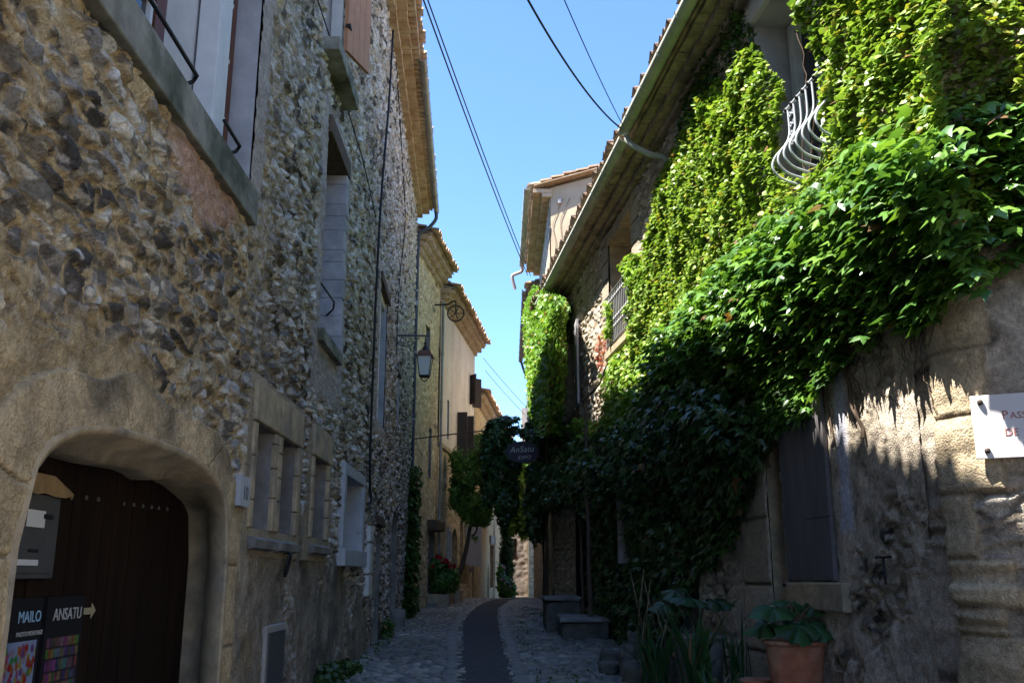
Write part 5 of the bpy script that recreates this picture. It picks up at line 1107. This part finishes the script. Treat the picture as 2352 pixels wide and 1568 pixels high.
m = MB(); a = on_depth(1100, 990, 27.2); b = on_depth(1250, 985, 26.5); m.tube(bez([LW.P(27, 5.4, 0), a, on_depth(1175, 985, 27), b, AW.P(25.5, 5.6, 0)], 6), .02, 5); m.tube(bez([on_depth(1145, 985, 27), on_depth(1150, 1080, 27), on_depth(1158, 1180, 27)], 5), .02, 5); m.build('stems', M['bark'], t)
# small pruned conifer by the planter
tb = np.array([-2.0, 33.0, G(33) + .35])
t = thing('juniper_tree', 'small juniper with thin leaning trunk and feathery bright green crown by the plastered house', 'tree', tb)
tp = [tb, on_depth(1064, 1290, 33), on_depth(1078, 1220, 33), on_depth(1085, 1160, 33), on_depth(1080, 1080, 33), on_depth(1085, 1020, 33)]
m = MB().tube(bez(tp, 6), list(np.linspace(.09, .03, 31)), 8)
for x, y in ((1050, 1110), (1110, 1130), (1065, 1060), (1100, 1080), (1100, 1200)): m.tube(bez([on_depth(1082, min(y + 60, 1230), 33), on_depth((1082 + x) / 2, y + 25, 33), on_depth(x, y, 33)], 4), .03, 5)
m.build('trunk', M['bark'], t)
rr = random.Random(12); bl = [blob(1085 + rr.uniform(-42, 48) * (1 if y > 1050 else .6), y, 33 + rr.uniform(-.4, .4), rr.uniform(10, 19), .35, rr.uniform(18, 32)) for y in np.linspace(1050, 1195, 36)] + [blob(x, y, 33, 13, .3, 22) for x, y in ((1102, 1012), (1108, 1040), (1098, 1055))] + [blob(1092, 1225, 33, 8, .15, 22), blob(1070, 1170, 33, 20, .4, 25)]
bl += [blob(x, y, 33, 14, .35, 26) for x, y in ((1112, 1120), (1118, 1160), (1110, 1185), (1058, 1150), (1125, 1135))]
crown('crown', bl, 24000, .17, t, NEEDLE, M['needles'], (.07, .15, .03), (.18, .32, .06), 81, up=.3, shell=.6, down=-.9)
# trees and shrubs further down
tb = on_depth(1262, 1365, 46); t = thing('linden_tree', 'light green leafy tree seen under the oval sign beyond the vine', 'tree', tb)
m = MB().tube([tb, on_depth(1250, 1250, 46), on_depth(1215, 1120, 46)], [.07, .06, .04], 7); m.tube([on_depth(1235, 1190, 46), on_depth(1188, 1160, 46)], .03, 5); m.build('trunk', M['bark'], t)
crown('crown', [blob(1195, 1100, 46, 22, .8, 40), blob(1185, 1165, 46, 22, .8, 45), blob(1205, 1200, 46, 14, .6, 35), blob(1205, 1070, 46, 14, .6, 25), blob(1178, 1200, 46, 12, .5, 30)], 3800, .2, t, SMALL, M['leaf'], (.07, .15, .02), (.15, .27, .04), 91)
tb = np.array([-.25, 50, .3]); t = thing('cypress_tree', 'slim dark columnar cypress at the end of the street', 'tree', tb)
MB().tube([tb, on_depth(1165, 1250, 50)], [.12, .05], 7).build('trunk', M['bark'], t)
crown('crown', [blob(1164, y, 50, 3 + 14 * min(1, (y - 1195) / 60) * (1 if y < 1330 else .8), .38, 22) for y in range(1205, 1365, 12)], 6500, .22, t, NEEDLE, M['needles'], (.02, .055, .02), (.05, .10, .03), 95, up=.2, shell=.5, down=-1.2)
def flowering(name, label, c, blobs, n, size, flowers, fcol, seed, group, cola=(.05, .12, .025), colb=(.11, .22, .04)):
    t = thing(name, label, 'shrub', c, group); crown('foliage', blobs, n, size, t, SMALL, M['leaf'], cola, colb, seed); r = np.random.default_rng(seed + 1); Pn, Nn, Tn = [], [], []
    for f in flowers:
        for k in range(9): d = unit(r.normal(0, 1, 3)); Pn.append(np.array(f) + d * .05); Nn.append(d); Tn.append(r.normal(0, 1, 3))
    leaves('flowers', np.array(Pn), np.array(Nn), np.array(Tn), np.full(len(Pn), .085), np.array(fcol) * r.uniform(.7, 1.3, (len(Pn), 1)), SMALL, M['petals'], t)
    m = MB()
    for k in range(5): p = blobs[k % len(blobs)][0]; m.tube(bez([c, (np.array(c) + p) / 2 + r.normal(0, .05, 3), p], 4), .012, 5)
    m.build('stems', M['bark'], t)
sc = np.array([-2.45, 30.6, G(30.6) + .3]); flowering('rose_bush', 'rose bush with crimson flowers in the stone planter below the plastered house', sc, [blob(1015, 1330, 30.8, 26, .5, 30), blob(1000, 1310, 30.8, 14, .4, 28), blob(1035, 1325, 30.8, 18, .4, 32), blob(1010, 1290, 30.8, 16, .3, 18)], 2600, .12, [on_depth(x, y, 30.3) for x, y in ((1004, 1277), (1012, 1281), (1026, 1284), (1029, 1290), (1043, 1300), (1034, 1300), (995, 1300), (1018, 1288))], (.45, .01, .05), 101, 'flowering shrubs')
sc = np.array([-.4, 47, .4]); flowering('oleander_bush', 'pink-flowered oleander at the foot of the far cypress', sc, [blob(1160, 1345, 47, 16, .5, 24), blob(1150, 1320, 47, 8, .3, 30), blob(1175, 1350, 47, 10, .4, 18)], 1200, .16, [on_depth(x, y, 46.5) for x, y in ((1156, 1300), (1158, 1303), (1152, 1330), (1160, 1338), (1172, 1345))], (.55, .28, .33), 111, 'flowering shrubs')
t = thing('weed_tuft', 'low weeds growing at the foot of the left wall beside the cabinet', 'plant', (-2.25, 12.6, G(12.6)))
crown('leaves', [((-2.25, 11.8 + k * .42, G(12) + .14), (.16, .3, .2 - .02 * k)) for k in range(5)], 900, .075, t, SMALL, M['leaf'], (.03, .07, .02), (.07, .14, .03), 121)
t = thing('weed_tuft', 'small weeds with a pink bloom by the recessed doorway of the left house', 'plant', LW.P(19, G(19), .2)); p = LW.P(18.9, G(19) + .2, .18)
crown('leaves', [(p, (.12, .3, .25))], 300, .07, t, SMALL, M['leaf'], (.04, .09, .02), (.09, .18, .03), 123)
leaves('flowers', p + np.random.default_rng(5).normal(0, .05, (10, 3)) + np.array([.1, 0, .02]), np.random.default_rng(6).normal(0, 1, (10, 3)), np.random.default_rng(7).normal(0, 1, (10, 3)), np.full(10, .06), np.tile([.5, .2, .25], (10, 1)), SMALL, M['petals'], t)
r = np.random.default_rng(77); n = 6000; gyv = r.uniform(10.5, 30, n); side = r.random(n); lx, rx = strip_x(gyv)
gxv = np.where(side < .3, LW.c(gyv) + .06 + np.abs(r.normal(0, .12, n)), np.where(side < .6, AW.c(gyv) - .1 - np.abs(r.normal(0, .25, n)), rx + .2 + r.random(n) * 1.4))
k = (fbm(gxv * 1.5, gyv * 1.2, 9, 3) > -.02) & (gxv < AW.c(gyv) - .05); gxv, gyv = gxv[k], gyv[k]; n = len(gxv)
tag(leaves('ground_weeds', np.stack([gxv, gyv, G(gyv) + .05], -1), r.normal(0, .5, (n, 3)) + [0, -.3, .7], r.normal(0, .6, (n, 3)) + [0, 0, .8], .035 * r.uniform(.5, 1.3, n), greens(n, (.03, .07, .02), (.08, .15, .03), 0, 3), SMALL, M['leaf'], None), 'low weeds and moss tufts between the cobbles and along the wall feet', 'weeds', kind='stuff')
# planters and bench blocks by the left houses
for x0, x1, y0, y1, h, lb in ((-2.62, -1.95, 30.1, 32.2, .42, 'stone planter trough holding the rose bush'), (-2.2, -1.72, 32.4, 34.0, .45, 'square stone planter at the foot of the juniper')):
    t = thing('stone_planter', lb, 'planter', ((x0 + x1) / 2, (y0 + y1) / 2, G(y0)), 'stone planters on the left'); z = G(y0)
    m = MB(); m.box(x0, x1, y0, y0 + .1, z, z + h); m.box(x0, x0 + .1, y0 + .1, y1, z, z + h); m.box(x1 - .1, x1, y0 + .1, y1, z, z + h); m.box(x0 + .1, x1 - .1, y1 - .1, y1, z, z + h); m.build('trough', M['dressed'], t, jit=.015); MB().box(x0 + .1, x1 - .1, y0 + .1, y1 - .1, z, z + h - .06).build('soil', M['soil'], t)

# oval sign hung over the street
c = on_depth(1200, 1038, 25.6); t = thing('oval_sign', 'dark purple oval sign lettered ANSATU EXPO hanging in the vine over the street', 'sign', c)
m = MB(); n = 40; v = [(c[0] + .47 * math.cos(a), c[1] + d, c[2] + .30 * math.sin(a)) for d in (-.02, .02) for a in np.linspace(0, 2 * math.pi, n + 1)[:-1]]
m.add(v, [tuple(range(n)), tuple(range(2 * n - 1, n - 1, -1))] + [(i, i + n, (i + 1) % n + n, (i + 1) % n) for i in range(n)]); m.build('board', M['purple'], t, bev=.008)
text('lettering', 'AnSatu', .23, (c[0] - .02, c[1] - .022, c[2] + .0), (1, 0, .06), (0, -1, 0), M['greytext'], t, .003, 'CENTER', .25); text('lettering', 'EXPO', .14, (c[0] + .05, c[1] - .022, c[2] - .19), (1, 0, .06), (0, -1, 0), M['greytext'], t, .003, 'CENTER', .2)
m = MB(); m.tube([(c[0] - .3, c[1], c[2] + .24), (c[0] - .3, c[1], c[2] + .5)], .008, 5); m.tube([(c[0] + .3, c[1], c[2] + .24), (c[0] + .3, c[1], c[2] + .5)], .008, 5); m.tube([(c[0] - .5, c[1], c[2] + .5), AW.P(25.6, c[2] + .5, 0)], .02, 6); m.build('hanger', M['iron'], t)

# overhead wires
def wire(label, pts, r, g='overhead wires'): return tag(MB().tube(bez(pts, 10), r, 5).build('overhead_wire', M['cable']), label, 'wire', g)
def sagged(a, b, sag, n=7): return [np.array(a) + (np.array(b) - np.array(a)) * i / (n - 1) - np.array([0, 0, sag * 4 * (i / (n - 1)) * (1 - i / (n - 1))]) for i in range(n)]
A = on_depth(958, -40, 14); B = on_depth(1212, 632, 33.5); wire('left strand of the close wire pair slanting from left eave to gabled house', sagged(A, B, .15), .016)
A = on_depth(968, -40, 14); B = on_depth(1219, 634, 33.5); wire('right strand of the close wire pair slanting from left eave to gabled house', sagged(A, B, .12), .014)
E_ = AW.P(14.75, 8.95, .62)
wire('sagging black wire ending at the gutter joint of the ivy house, the thicker lower one', sagged(on_depth(1190, -40, 9), E_, .22), .014)
wire('thin straight wire ending at the gutter joint of the ivy house, the upper one', sagged(on_depth(1283, -30, 9), E_ + np.array([.02, 0, .02]), .06), .007)
wire('faint distant wire beyond the plastered roof, the upper one', sagged(on_depth(1110, 822, 40), on_depth(1214, 940, 45), .05), .012)
wire('faint distant wire beyond the plastered roof, the lower one', sagged(on_depth(1114, 850, 40), on_depth(1212, 958, 45), .05), .012)
